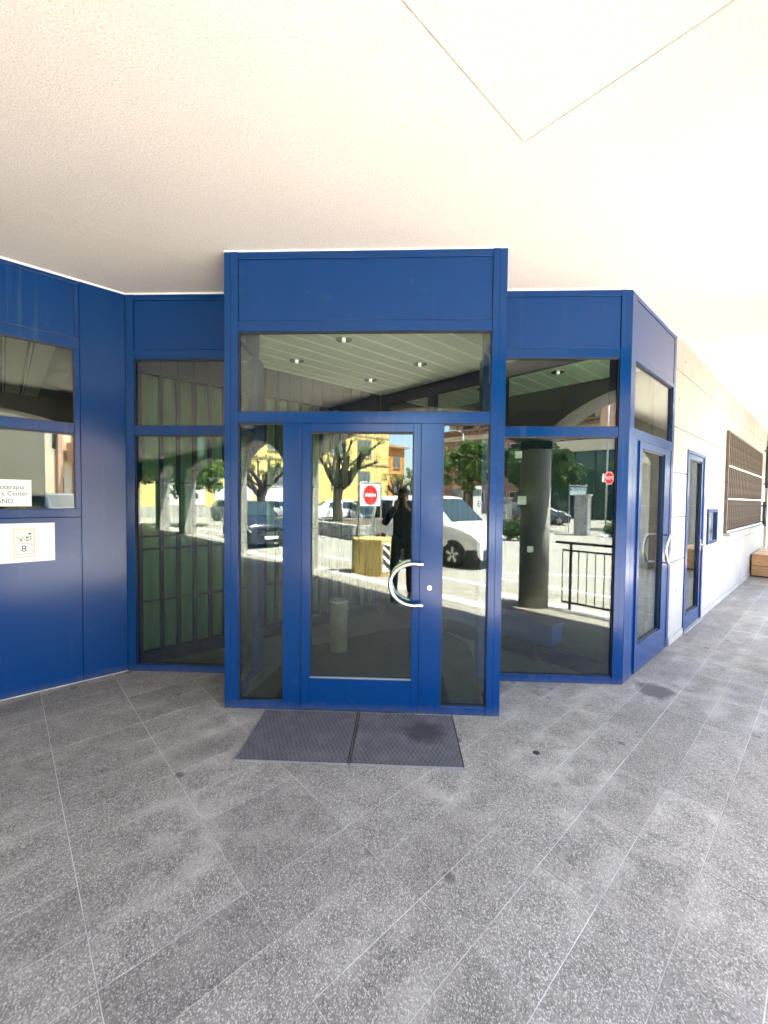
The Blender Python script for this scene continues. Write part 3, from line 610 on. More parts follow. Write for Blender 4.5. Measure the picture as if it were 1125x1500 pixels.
for k in range(14): obj('ceiling_slat', MB().prism(Wp([(0.40-k*0.204, 4.42), (0.25-k*0.204, 4.42), (0.25-k*0.204, 7.98), (0.40-k*0.204, 7.98)]), ih, ih+0.0115), 'slat', oc); obj('joint_strip', MB().prism(Wp([(0.222-k*0.204, 4.42), (0.236-k*0.204, 4.42), (0.236-k*0.204, 7.98), (0.222-k*0.204, 7.98)]), ih-0.002, ih+0.0115), 'slat_joint', oc)

labs = ['recessed ceiling downlight nearest the door, seen through the transom', 'recessed ceiling downlight at the left, above the barred screen', 'recessed ceiling downlight at the right of the vestibule ceiling', 'recessed ceiling downlight farthest back, near the corner of the vestibule', 'recessed ceiling downlight beyond the dark beam, right of the other, in the right window', 'recessed ceiling downlight beyond the dark beam, next to the portal edge']
dl_ring = MB().lathe([(0.047, 0.004), (0.072, 0.002), (0.078, -0.004), (0.07, -0.007), (0.05, -0.004)], 24).mesh('trim_ring', 'steel', True)
dl_cup = MB().lathe([(0.05, -0.0035), (0.048, 0.0), (0.02, 0.0006)], 20).mesh('reflector', 'dark_steel', True)
dl_bulb = MB().lathe([(0.012, -0.001), (0.02, -0.012), (0.016, -0.024), (0.006, -0.03)], 14).mesh('bulb', 'lamp_on', True)
for (x, y), lab in zip(((-0.54, 3.80), (-1.12, 4.38), (0.18, 4.50), (-0.39, 5.09), W(4.62, 2.15), W(4.62, 3.15)), labs):
    t = thing('downlight', lab, 'downlight', (x, y, ih), 0, 'downlights in the slatted ceiling')
    obj('trim_ring', dl_ring, None, t); obj('reflector', dl_cup, None, t); obj('bulb', dl_bulb, None, t)

# barred screen along the left facade line inside, local x from the corner inwards
bs = thing('barred_screen', 'inner screen of dark blue vertical bars behind the left windows', 'screen', (XLC, WIN_Y, 0), A45)
LN = S_SCREEN-0.0-(XLC+WIN_Y)/R2
bmh = MB().box(-0.016, 0.016, -0.022, 0.022, 0.13, 2.74).mesh('screen_bar', 'navy')
n = int((LN-0.2)/0.152)
for k in range(n): obj('screen_bar', bmh, None, bs, loc=(0.294+k*0.152, 0.03, 0))
for z in (0.60, 1.10, 1.22, 1.74): obj('cross_bar', MB().box(0.13, LN-0.06, 0.054, 0.066, z-0.01, z+0.01), 'navy', bs)
obj('bottom_rail', MB().box(0.13, LN-0.06, 0.0, 0.07, 0.0, 0.128), 'navy', bs, bevel=0.003); obj('head_panel', MB().box(0.06, LN-0.06, 0.0, 0.07, 2.742, ih-0.002), 'navy', bs, bevel=0.003)
obj('end_post', MB().box(0.07, 0.128, 0.0, 0.07, 0.0, 2.74), 'navy', bs, bevel=0.003)
for k in range(n): obj('head_bar', MB().box(0.294+k*0.152-0.008, 0.294+k*0.152+0.008, -0.012, -0.0005, 2.745, ih-0.003), 'navy', bs)
obj('screen_pane', MB().box(0.13, LN-0.06, 0.0805, 0.0865, 0.02, 2.9), 'clear', bs)
cu = MB(); npl = 160; prev = None                          # soft pleated blind behind the bars
for k in range(npl+1):
    x = 0.1+(LN+0.05)*k/npl; y = 0.17+0.018*math.sin(k*1.1)+0.01*math.sin(k*0.37)
    cu.v += [(x, y, 0.06), (x, y, 2.95), (x, y+0.004, 0.06), (x, y+0.004, 2.95)]
for k in range(npl):
    a = 4*k; cu.f += [(a, a+4, a+5, a+1), (a+2, a+3, a+7, a+6), (a+1, a+5, a+7, a+3), (a, a+2, a+6, a+4)]
cu = obj('curtain', cu, 'curtain', smooth=True, loc=(XLC, WIN_Y, 0), rot=(0, 0, A45)); tag(cu, 'pale green grey curtain hanging behind the bars on the left', 'curtain')

# glazed screen on the right, local x from the apex of the vestibule towards the camera
apx = W(S_SCREEN, D_LEFT)
gs = thing('glazed_screen', 'dark blue framed glass screen behind the bench inside the vestibule', 'screen', (apx[0], apx[1], 0), -A45)
LG = D_LEFT-D_RIGHT
for a, b in ((0.0, 0.12), (0.86, 0.98), (1.86, 1.96), (LG-0.16, LG-0.08)): obj('post', MB().box(a, b, -0.03, 0.03, 0.0, ih-0.002), 'navy', gs, bevel=0.003)
for a, b in ((0.1205, 0.8595), (0.9805, 1.8595), (1.9605, LG-0.1605)):
    obj('bottom_rail', MB().box(a, b, -0.028, 0.028, 0.0, 0.14), 'navy', gs, bevel=0.003); obj('head_beam', MB().box(a, b, -0.028, 0.028, 2.90, ih-0.003), 'navy', gs, bevel=0.003)
    obj('screen_pane', MB().box(a-0.01, b+0.01, -0.003, 0.003, 0.13, 2.91), 'clear', gs)
be = thing('bench', 'blue box bench on slim legs inside the glazed vestibule', 'bench', (apx[0], apx[1], 0), -A45)
b0, b1 = 0.75, 2.62
obj('seat_box', MB().box(b0, b1, -0.25, -0.045, 0.235, 0.425), 'blue', be, bevel=0.006); obj('seat_lid', MB().box(b0-0.008, b1+0.008, -0.258, -0.037, 0.426, 0.448), 'blue', be, bevel=0.005)
for x in (b0+0.47, b1-0.25): obj('leg', MB().box(x-0.02, x+0.02, -0.12, -0.07, 0.004, 0.234), 'navy', be, bevel=0.002)
us = thing('umbrella_stand', 'round stone coloured umbrella stand behind the door glass', 'umbrella stand', (-0.64, 4.28, 0.006))
obj('stand_body', MB().lathe([(0.088, 0.0), (0.092, 0.01), (0.09, 0.5), (0.094, 0.53), (0.09, 0.545), (0.078, 0.545), (0.07, 0.50), (0.01, 0.50)], 28), 'stand_stone', us, smooth=True)
obj('rim_ring', MB().lathe([(0.0945, 0.515), (0.0965, 0.522), (0.0965, 0.532), (0.0945, 0.538)], 28), 'galv', us, smooth=True)
cm = obj('vestibule_carpet', MB().prism([(-1.22, 3.20), (0.64, 3.20), (0.73, 3.85), (0.76, 4.56), (0.52, 5.0), (0.25, 5.1), (-0.12, 5.0), (-1.05, 4.30)], 0.005, 0.014), 'carpet'); tag(cm, 'dark charcoal carpet on the vestibule floor behind the door', 'carpet')
for (px, pz, dx) in ((0.98, 1.86, 0.06), (1.10, 1.34, 0.05), (1.06, 1.98, 0.0)):
    pass
for (x, z, w, lab) in ((1.022, 2.0, 0.062, 'small pale square sticker high on the right window glass'), (1.14, 1.17, 0.052, 'small pale square sticker low on the right window glass'), (1.06, 1.60, 0.075, 'grey translucent sticker halfway up the right window glass')):
    s_ = obj('sticker', MB().box(x-w/2, x+w/2, WIN_Y+0.0345, WIN_Y+0.0355, z-w/2, z+w/2), 'kerb'); tag(s_, lab, 'sticker', 'stickers on the right window')

# ------------------------------------------------------------------ arcade on the street side
ar = thing('arcade', 'concrete arcade wall with flat arches on the street side of the portico', 'arcade', (*W(0, D_EDGE), 0), A45)
TH = 0.46
bays = [(-27.3, -24.3, 0.6), (-23.5, -18.17, 0.58), (-17.37, -14.37, 0.6), (-13.57, -8.2, 0.58), (-7.4, -4.4, 0.6), (-3.63, 1.95, 0.60), (2.33, 5.2, 0.58), (6.0, 11.3, 0.58), (12.1, 15.0, 0.6)]
solid = [(-34, -27.3), (-24.3, -23.5), (-18.17, -17.37), (-14.37, -13.57), (-8.2, -7.4), (-4.4, -3.63), (5.2, 6.0), (11.3, 12.1), (15.0, 17.0)]
SPR = 2.48
for a, b in solid:
    z = 0.0; k = 0
    while z < SPR-0.01:
        z1 = min(SPR, z+0.5); obj('pier_block', MB().box(a, b, -TH, 0, z+0.004, z1-0.004), 'concrete_grey', ar, bevel=0.008); z = z1; k += 1
    obj('pier_core', MB().box(a+0.01, b-0.01, -TH+0.01, -0.01, -0.002, SPR), 'grout', ar)
def arc(a, b, sag, off=0.0, n=18):
    hw = (b-a)/2; R = (hw*hw+sag*sag)/(2*sag); cx = (a+b)/2; cz = SPR+sag-R; th = math.asin(hw/R)
    return [(cx+(R+off)*math.sin(-th+2*th*i/n), cz+(R+off)*math.cos(-th+2*th*i/n)) for i in range(n+1)]
TOPZ = CEIL+0.02
for a, b, sag in bays:
    i0 = arc(a, b, sag); i1 = arc(a, b, sag, 0.2)
    n = len(i0)-1
    mb = MB()                                                 # arch band, a little proud of the wall on both sides
    for i in range(n): mb.xprism([i0[i], i0[i+1], i1[i+1], i1[i]], -TH-0.02, 0.02)
    obj('arch_band', mb, 'concrete_grey', ar)
    for j in range(4):                                        # board marks on the arch soffit
        y0 = -TH+0.03+j*0.095; sb = MB(); lo = arc(a, b, sag, -0.006)
        for i in range(n): sb.xprism([lo[i], lo[i+1], i0[i+1], i0[i]], y0, y0+0.085)
        obj('soffit_board', sb, 'concrete_grey', ar)
    mb = MB()
    for i in range(n): mb.xprism([i1[i], i1[i+1], (i1[i+1][0], TOPZ), (i1[i][0], TOPZ)], -TH, 0.0)
    obj('spandrel', mb, 'concrete_grey', ar)
for a, b in solid+[(1.95, 2.33)]:
    # fill between neighbouring arches above the springing
    l = max([q for q in bays if abs(q[1]-a) < 0.01], default=None); r = max([q for q in bays if abs(q[0]-b) < 0.01], default=None)
    xa = arc(*l, 0.2)[-1] if l else (a, SPR); xb = arc(*r, 0.2)[0] if r else (b, SPR)
    if l and r and xa[0] > xb[0]: xm = (xa[0]+xb[0])/2; continue
    obj('impost', MB().xprism([(a, SPR+0.001), (b, SPR+0.001), xb, (xb[0], TOPZ), (xa[0], TOPZ), xa], -TH+0.002, -0.002), 'concrete_grey', ar)
obj('fascia', MB().box(-34, 17, -TH-0.06, -TH-0.021, 3.30, 4.2), 'concrete_grey', ar)
for s, lab in ((1.96, 'round dark column of the arcade reflected in the right window'),):
    c_ = thing('round_column', lab, 'column', (*W(2.14, -0.73), 0), A45)
    obj('shaft', MB().lathe([(0.215, 0.0), (0.215, 2.36)], 40), 'concrete_grey', c_, smooth=True)
    obj('capital', MB().lathe([(0.222, 2.361), (0.225, 2.38), (0.225, 2.46), (0.22, 2.479)], 40), 'navy', c_, smooth=True)
    for z in (0.6, 1.2, 1.8): obj('shutter_ring', MB().lathe([(0.2152, z), (0.2175, z+0.004), (0.2152, z+0.008)], 40), 'concrete_grey', c_, smooth=True)
def railing(s0, s1, lab, d=D_EDGE-0.41):
    t = thing('railing', lab, 'railing', (*W(s0, d), 0), A45, 'railings between the arcade piers'); L = s1-s0
    obj('handrail', MB().box(0, L, -0.03, 0.03, 0.965, 1.0), 'dark_steel', t, bevel=0.004)
    obj('top_bar', MB().box(0.1, L-0.1, -0.012, 0.012, 0.86, 0.885), 'dark_steel', t); obj('bottom_bar', MB().box(0.1, L-0.1, -0.012, 0.012, 0.09, 0.115), 'dark_steel', t)
    n = max(2, int(L/1.3)); 
    for k in range(n+1): x = 0.22+(L-0.44)*k/n; obj('post', MB().box(x-0.016, x+0.016, -0.016, 0.016, 0.0, 0.964), 'dark_steel', t)
    m = int((L-0.2)/0.115); bm_ = MB().box(-0.0055, 0.0055, -0.0055, 0.0055, 0.1155, 0.8595).mesh('baluster', 'dark_steel')
    for k in range(m+1): obj('baluster', bm_, None, t, loc=(0.1+(L-0.2)*k/m, 0, 0))
railing(2.40, 5.16, 'dark steel railing between the round column and the next pier'); railing(6.05, 11.25, 'long dark steel railing at the far right of the arcade')

# ------------------------------------------------------------------ the street and square behind the camera (seen in the glass)
RZ = -0.05
struct('ground', MB().add([(-300, -300, RZ-0.02), (300, -300, RZ-0.02), (300, 300, RZ-0.02), (-300, 300, RZ-0.02)], [(0, 1, 2, 3)]), 'ground_far')
road = struct('road', MB().prism(Wp([(-60, -1.18), (60, -1.18), (60, -60), (-60, -60)]), RZ-0.018, RZ), 'road')
def line(pts, w, name='lane_marking'):
    (x0, y0), (x1, y1) = pts; t = Vector((x1-x0, y1-y0)).normalized(); n_ = Vector((-t.y, t.x))*w/2
    obj(name, MB().prism([(x0-n_.x, y0-n_.y), (x1-n_.x, y1-n_.y), (x1+n_.x, y1+n_.y), (x0+n_.x, y0+n_.y)], RZ+0.001, RZ+0.005), 'white_line', road)
line([W(-18, -2.46), W(12, -2.46)], 0.12); line([(2.2, -2.12), (9.0, -1.3)], 0.10); line([(-6, -12.5), (-3.6, -10.4)], 0.10); line([(3.0, -9.5), (9.0, -8.2)], 0.12)
pv = MB().box(-0.29, 0.29, -0.145, 0.145, 0, 0.01).mesh('paving_slab', 'paver')
for i in range(-9, 14):
    for j in range(3):
        x, y = W(i*0.6-1+0.3*(j % 2), -1.36-0.30*j); o = obj('paving_slab', pv, None, road, loc=(x, y, RZ+random.uniform(-0.004, 0.001)), rot=(0, 0, A45))

def interp(x, pts):
    for (a, za), (b, zb) in zip(pts, pts[1:]):
        if x <= b: t = max(0, (x-a)/(b-a)); return za+(zb-za)*t
    return pts[-1][1]
def car(name, label, cat, paint, loc, heading, L, Wd, top, belt, zb=0.2, wins=(), ws=None, rw=None, wheels=(0.62, -0.62), wr=0.31, group=None, low='black_plastic'):
    t = thing(name, label, cat, (loc[0], loc[1], RZ), heading, group)
    def half(x):
        u = abs(2*x/L); return Wd/2*(1-0.10*u**6-0.02*u*u)
    H = max(z for _, z in top)
    def section(x):
        w = half(x); zt = interp(x, top); zbelt = min(belt, zt-0.05); k = max(0, (zt-belt)/(H-belt+1e-6))
        wt = w*(0.93-0.14*k) if zt > belt else w*0.90
        return [(0, zb), (w*0.90, zb), (w*0.985, zb+0.10), (w, zb+0.30), (w*0.992, zbelt-0.04), (w*0.965, zbelt+0.01), (wt, zt-0.06), (wt*0.86, zt-0.012), (0, zt)]
    xs = [(-L/2)+L*i/40 for i in range(41)]
    mb = MB(); ns = 9
    for x in xs:
        e = 1.0 if abs(x) < L/2-0.001 else 0.965
        sec = section(x)
        for (y, z) in sec: mb.v.append((x, y*e, z))
        for (y, z) in sec: mb.v.append((x, -y*e, z))
    st = 2*ns
    for i in range(40):
        for k in range(ns-1):
            a = i*st+k; mb.f.append((a, a+st, a+st+1, a+1)[::-1]); b = a+ns; mb.f.append((b, b+1, b+st+1, b+st)[::-1])
    for i in (0, 40):
        a = i*st; r1 = tuple(range(a, a+ns)); r2_ = tuple(range(a+2*ns-1, a+ns-1, -1)); f_ = r1+r2_; mb.f.append(f_ if i else f_[::-1])
    obj('body', mb, paint, t, smooth=False).data.polygons.foreach_set('use_smooth', [len(f) == 4 for f in mb.f])
    def patch(nm, mat, xa, xb, va, vb, k0, off=0.008, n=8, sides=(1, -1), slope=(0, 0)):
        for sd in sides:
            m2 = MB()
            for i in range(n+1):
                for (v, sl) in ((va, slope[0]), (vb, slope[1])):
                    x = xa+(xb-xa)*i/n+sl; p, q = section(x)[k0], section(x)[k0+1]
                    for o_ in (0.0, off): m2.v.append((x, sd*(p[0]+(q[0]-p[0])*v+o_), p[1]+(q[1]-p[1])*v+o_*0.2))
            for i in range(n):
                a = 4*i; quad = [(a+1, a+5, a+7, a+3), (a+3, a+7, a+6, a+2), (a, a+4, a+5, a+1)]
                m2.f += [q if sd < 0 else q[::-1] for q in quad]
            e_ = [(0, 1, 3, 2), (4*n, 4*n+2, 4*n+3, 4*n+1)]; m2.f += [q if sd < 0 else q[::-1] for q in e_]
            obj(nm, m2, mat, t)
    for (xa, xb, s0, s1) in wins: patch('side_window', 'car_glass', xa, xb, 0.10, 0.88, 5, slope=(s0, s1))
    for rng, nm in ((ws, 'windscreen'), (rw, 'rear_window')):
        if not rng: continue
        xa, xb = rng; m2 = MB(); n = 6
        for i in range(n+1):
            x = xa+(xb-xa)*i/n; sec = section(x); zt = sec[8][1]; ye = sec[7][0]*1.0
            for y in (-ye, -ye*0.4, ye*0.4, ye): m2.v.append((x, y, zt+0.012-(0.012 if abs(y) > ye*0.9 else 0)))
        for i in range(n):
            for k in range(3): a = 4*i+k; m2.f.append((a, a+4, a+5, a+1)[::-1] if xb > xa else (a, a+4, a+5, a+1))
        obj(nm, m2, 'car_glass', t)
    xf = L/2; sf = section(xf-0.05)
    patch('headlight', 'lamp_clear', xf-0.42, xf-0.03, 0.50, 0.99, 3, 0.012, 8, (1, -1), (0.10, 0.0))
    # lower bumpers, grille, plate, lamps
    for sx in (1, -1):
        w = half(xf)*0.96; x0, x1 = (xf-0.35, xf+0.015) if sx > 0 else (-xf-0.015, -xf+0.30)
        obj('bumper', MB().prism([(x0, -half(xf-0.3)*1.005), (x1-0.09*sx if sx > 0 else x1, -half(xf-0.1)*1.004), (x1, -w*0.8), (x1, w*0.8), (x1-0.09*sx if sx > 0 else x1, half(xf-0.1)*1.004), (x0, half(xf-0.3)*1.005)] if sx > 0 else [(x1, -half(xf-0.3)*1.005), (x0+0.09, -half(xf-0.1)*1.004), (x0, -w*0.8), (x0, w*0.8), (x0+0.09, half(xf-0.1)*1.004), (x1, half(xf-0.3)*1.005)], zb-0.03, zb+0.24), low, t, bevel=0.02)
        xx = xf+0.017 if sx > 0 else -xf-0.017
        obj('number_plate', MB().box(xx, xx+0.008*sx, -0.24, 0.24, zb+0.10, zb+0.20), 'sign_white', t)
    zh = min(belt-0.12, sf[8][1]-0.16)
    obj('grille', MB().box(xf-0.03, xf+0.012, -half(xf)*0.5, half(xf)*0.5, zb+0.27, zh-0.02), 'black_plastic', t, bevel=0.008)
    obj('grille_trim', MB().box(xf-0.02, xf+0.018, -half(xf)*0.52, half(xf)*0.52, zb+0.255, zb+0.268), 'alloy', t)
    for sd in (1, -1):
        y = sd*half(xf)*0.70
        o = obj('tail_light', MB().box(-0.03, 0.05, -0.05, 0.05, -0.14, 0.14), 'lamp_red', t, bevel=0.02, loc=(-L/2+0.03, sd*half(L/2)*0.90, belt-0.10))
        for xd in (wins[0][0]-0.04, wins[0][1]+0.12):
            obj('door_seam', MB().box(xd-0.006, xd+0.006, min(sd*(half(xd)-0.02), sd*(half(xd)+0.0025)), max(sd*(half(xd)-0.02), sd*(half(xd)+0.0025)), zb+0.12, belt-0.05), 'black_plastic', t)
        hx = wins[0][0]+0.10
        obj('door_handle', MB().box(hx-0.09, hx+0.09, min(sd*half(hx), sd*(half(hx)+0.03)), max(sd*half(hx), sd*(half(hx)+0.03)), belt-0.17, belt-0.13), low, t, bevel=0.008)
        obj('side_moulding', MB().box(-L*0.19, L*0.2, min(sd*half(0.5), sd*(half(0.5)+0.018)), max(sd*half(0.5), sd*(half(0.5)+0.018)), zb+0.24, zb+0.31), 'black_plastic', t, bevel=0.006)
        xm = (ws[0] if ws else 0.8)-0.12
        mr = obj('mirror', MB().lathe([(0.02, -0.06), (0.07, -0.04), (0.08, 0.0), (0.06, 0.05), (0.01, 0.06)], 12), low if low == 'black_plastic' else paint, t, smooth=True, loc=(xm, sd*(half(xm)+0.09), belt+0.08)); mr.scale = (0.8, 1.2, 1)
        for fx in wheels:
            cxw = fx*L/2
            ad = MB(); n = 20; rr_ = wr+0.06
            ring = [(cxw+rr_*math.cos(math.pi*k/n), zb-0.01+max(0.0, wr-zb+0.01)*0+rr_*math.sin(math.pi*k/n)+0.07) for k in range(n+1)]
            ring = [(cxw+rr_, zb+0.0)]+ring+[(cxw-rr_, zb+0.0)]
            yy = half(cxw)+0.004
            obj('wheel_arch', MB().xprism(ring, min(sd*(yy-0.20), sd*yy), max(sd*(yy-0.20), sd*yy)), 'black_plastic', t)
            tw = obj('wheel', MB().lathe([(wr*0.62, -0.10), (wr*0.93, -0.10), (wr, -0.06), (wr, 0.06), (wr*0.93, 0.10), (wr*0.62, 0.10)], 28, axis='y', caps=False), 'tyre', t, smooth=True, loc=(cxw, sd*(half(cxw)-0.08), wr))
            obj('rim', MB().lathe([(wr*0.64, -0.096 if sd < 0 else 0.096), (wr*0.60, -0.07 if sd < 0 else 0.07), (0.02, -0.065 if sd < 0 else 0.065)], 24, axis='y'), 'dark_steel', tw)
            sp = MB(); ys = sd*0.098
            for k in range(5):
                a = 2*math.pi*k/5+0.3; ca, sa = math.cos(a), math.sin(a); wd = 0.028
                pl = [(0.03*ca-wd*sa, 0.03*sa+wd*ca), (wr*0.63*ca-wd*1.3*sa, wr*0.63*sa+wd*1.3*ca), (wr*0.63*ca+wd*1.3*sa, wr*0.63*sa-wd*1.3*ca), (0.03*ca+wd*sa, 0.03*sa-wd*ca)]
                sp.xprism(pl, min(ys, ys-sd*0.03), max(ys, ys-sd*0.03))
            sp.lathe([(wr*0.66, ys-sd*0.012), (wr*0.60, ys-sd*0.012)] if sd > 0 else [(wr*0.60, ys-sd*0.012), (wr*0.66, ys-sd*0.012)], 24, axis='y') if False else None
            obj('spokes', sp, 'alloy', tw)
    return t
VAN = [(-2.0, 1.40), (-1.92, 1.66), (-1.7, 1.75), (0.15, 1.76), (0.40, 1.70), (1.12, 1.08), (1.5, 1.00), (1.85, 0.88), (2.0, 0.72)]
HATCH = [(-1.85, 0.95), (-1.75, 1.2), (-1.35, 1.50), (-0.9, 1.55), (0.1, 1.53), (0.35, 1.48), (1.02, 1.02), (1.45, 0.95), (1.75, 0.82), (1.85, 0.66)]
MPV = [(-2.1, 0.95), (-2.0, 1.3), (-1.7, 1.52), (-1.0, 1.58), (0.1, 1.56), (0.4, 1.50), (1.15, 1.05), (1.65, 0.96), (2.0, 0.82), (2.1, 0.68)]
car('delivery_van', 'white compact van parked beside the arcade, seen in the door glass', 'van', 'car_white', (0.98, -5.45), math.radians(46), 4.0, 1.72, VAN, 1.02, 0.24,
    wins=[(-0.1, 0.5, 0.0, -0.18), (-0.95, -0.18, 0, 0), (-1.75, -1.05, 0, 0.03)], ws=(0.44, 1.10), rw=(-1.96, -1.82), wheels=(0.64, -0.66), wr=0.315)
car('parked_car', 'black small car facing the door, reflected in the left sidelight', 'car', 'car_dark', W(-9.98, -2.15), math.radians(46), 3.7, 1.66, HATCH, 0.93, 0.2,
    wins=[(-0.35, 0.32, 0, -0.05), (-1.25, -0.43, 0.05, 0.02)], ws=(0.40, 1.0), rw=(-1.74, -1.40), wheels=(0.66, -0.66), wr=0.30, low='car_dark', group='cars parked in the square')
car('parked_car', 'white estate car behind the pollarded tree with the raised bed', 'car', 'car_white', (-4.3, -19.6), math.radians(158), 4.3, 1.78, MPV, 0.98, 0.22,
    wins=[(-0.4, 0.4, 0, -0.05), (-1.4, -0.48, 0.05, 0.0)], ws=(0.45, 1.12), rw=(-2.0, -1.72), wheels=(0.64, -0.62), wr=0.33, low='car_white', group='cars parked in the square')
car('parked_car', 'dark car behind the no entry sign frame', 'car', 'car_dark', (-2.0, -18.2), math.radians(70), 3.7, 1.66, HATCH, 0.93, 0.2,
    wins=[(-0.35, 0.32, 0, -0.05), (-1.25, -0.43, 0.05, 0.02)], ws=(0.40, 1.0), rw=(-1.74, -1.40), wheels=(0.66, -0.66), wr=0.30, low='car_dark', group='cars parked in the square')
car('parked_car', 'white car beyond the black car in the left sidelight', 'car', 'car_white', (-7.9, -22.0), math.radians(20), 3.7, 1.66, HATCH, 0.93, 0.2,
    wins=[(-0.35, 0.32, 0, -0.05), (-1.25, -0.43, 0.05, 0.02)], ws=(0.40, 1.0), rw=(-1.74, -1.40), wheels=(0.66, -0.66), wr=0.30, low='car_white', group='cars parked in the square')
car('parked_car', 'silver hatchback parked left of the white car, far in the left sidelight', 'car', 'car_silver', (-11.3, -21.0), math.radians(20), 3.7, 1.66, HATCH, 0.93, 0.2,
    wins=[(-0.35, 0.32, 0, -0.05), (-1.25, -0.43, 0.05, 0.02)], ws=(0.40, 1.0), rw=(-1.74, -1.40), wheels=(0.66, -0.66), wr=0.30, low='car_silver', group='cars parked in the square')
car('parked_car', 'grey hatchback beyond the stone gate pillar in the right window', 'car', 'car_grey', (9.3, -21.6), math.radians(6), 4.1, 1.75, MPV, 0.98, 0.2,
    wins=[(-0.4, 0.4, 0, -0.05), (-1.4, -0.48, 0.05, 0.0)], ws=(0.45, 1.12), rw=(-2.0, -1.72), wheels=(0.64, -0.62), wr=0.33, low='car_grey', group='cars parked in the square')
car('parked_car', 'white car parked beside the tall information panels', 'car', 'car_white', (2.2, -30.5), math.radians(-15), 4.2, 1.75, MPV, 0.98, 0.2,
    wins=[(-0.4, 0.4, 0, -0.05), (-1.4, -0.48, 0.05, 0.0)], ws=(0.45, 1.12), rw=(-2.0, -1.72), wheels=(0.64, -0.62), wr=0.33, low='car_white', group='cars parked in the square')
car('parked_car', 'pale van by the red hedge, mirrored in the left wall window', 'car', 'car_silver', (14.2, -11.2), math.radians(120), 4.0, 1.72, VAN, 1.02, 0.24,
    wins=[(-0.1, 0.5, 0.0, -0.18), (-0.95, -0.18, 0, 0), (-1.75, -1.05, 0, 0.03)], ws=(0.44, 1.10), rw=(-1.96, -1.82), wheels=(0.64, -0.66), wr=0.315, group='cars parked in the square')

# yellow concrete block with the no-entry sign
bl = thing('concrete_block', 'yellow concrete block with a black and white chevron on its side', 'block', (-0.62, -2.92, RZ), math.radians(12))
obj('block_body', MB().prism([(-0.42, -0.30), (0.42, -0.30), (0.42, 0.18), (0.30, 0.36), (-0.30, 0.36), (-0.42, 0.18)], 0.0, 0.80), 'concrete_yellow', bl, bevel=0.025)
ck_ = obj('chevron_plate', MB().prism([(0.425, 0.175), (0.315, 0.34), (0.325, 0.347), (0.435, 0.182)], 0.10, 0.72), 'sign_white', bl)
dx, dy = -0.11/0.198, 0.165/0.198; ex, ey = 0.437, 0.184
for k in range(3):
    z0 = 0.13+0.2*k; pts = [(0.0, z0), (0.0, z0+0.11), (0.19, z0+0.17 if k == 2 else z0+0.27), (0.19, z0+0.16)]
    v = [(ex+dx*a+dd_*0.83, ey+dy*a+dd_*0.55, z) for dd_ in (0.0, 0.003) for a, z in pts]
    obj('chevron_stripe', MB().add(v, [(0, 1, 2, 3), (7, 6, 5, 4), (0, 4, 5, 1), (1, 5, 6, 2), (2, 6, 7, 3), (3, 7, 4, 0)]), 'ink', ck_)
ns_ = thing('no_entry_sign', 'no entry sign in a tubular frame standing in the yellow block', 'sign', (-0.68, -2.90, RZ+0.8), math.radians(-48))
obj('tube_frame', MB().tube([(-0.33, 0, -0.1), (-0.33, 0, 1.14), (-0.30, 0, 1.19), (-0.25, 0, 1.205), (0.25, 0, 1.205), (0.30, 0, 1.19), (0.33, 0, 1.14), (0.33, 0, -0.1)], 0.02, 10), 'galv', ns_, smooth=True)
pl = obj('sign_plate', MB().box(-0.305, 0.305, -0.006, 0.006, 0.69, 1.175), 'sign_white', ns_, bevel=0.004)
for sg in (1, -1):
    obj('red_disc', MB().lathe([(0.215, 0.0065*sg), (0.215, 0.0085*sg)] if sg > 0 else [(0.215, -0.0085), (0.215, -0.0065)], 40, (0, 0, 0), 'y'), 'sign_red', pl, loc=(0, 0, 0.933))
    obj('white_bar', MB().box(-0.155, 0.155, min(0.0086*sg, 0.0105*sg), max(0.0086*sg, 0.0105*sg), 0.903, 0.963), 'sign_white', pl)

# raised bed with the first pollarded tree
rb = thing('raised_bed', 'low dark stone wall around the raised bed of the pollarded tree', 'wall', (0, 0, RZ))
A_, B_, C_, D_ = (-4.75, -14.4), (-1.75, -10.1), (0.6, -11.8), (-2.4, -16.1)
for p, q in ((A_, B_), (B_, C_), (C_, D_), (D_, A_)):
    v = Vector((q[0]-p[0], q[1]-p[1])); L = v.length; ang = math.atan2(v.y, v.x)
    n = int(L/0.55)
    for r in range(3):
        for k in range(n):
            l0 = L/n
            obj('stone', MB().box(0.006, l0-0.006, -0.14, 0.14, 0.008, 0.192), 'stone', rb, bevel=0.012, loc=(p[0]+v.x/L*(k*l0), p[1]+v.y/L*(k*l0), r*0.2), rot=(0, 0, ang+random.uniform(-0.01, 0.01)))
obj('planting_soil', MB().prism([A_, B_, C_, D_], 0.0, 0.56), 'soil', rb)

def leaves(n, centers, rad, size, rnd):
    mb = MB()
    for i in range(n):
        c, r = rnd.choice(centers) if isinstance(centers[0][0], (tuple, Vector)) else (rnd.choice(centers), rad)
        while True:
            q = Vector((rnd.uniform(-1, 1), rnd.uniform(-1, 1), rnd.uniform(-1, 1)))
            if 0.3 < q.length < 1: break
        p = Vector(c)+Vector((q.x*r, q.y*r, q.z*r*0.8)); s = size*rnd.uniform(0.6, 1.3)
        u = Vector((rnd.uniform(-1, 1), rnd.uniform(-1, 1), rnd.uniform(-0.6, 0.6))).normalized(); v = u.cross(Vector((rnd.uniform(-1, 1), rnd.uniform(-1, 1), rnd.uniform(-1, 1)))).normalized()
        o = len(mb.v); mb.v += [tuple(p-u*s), tuple(p+v*s*0.55), tuple(p+u*s), tuple(p-v*s*0.55)]; mb.f.append((o, o+1, o+2, o+3))
    return mb
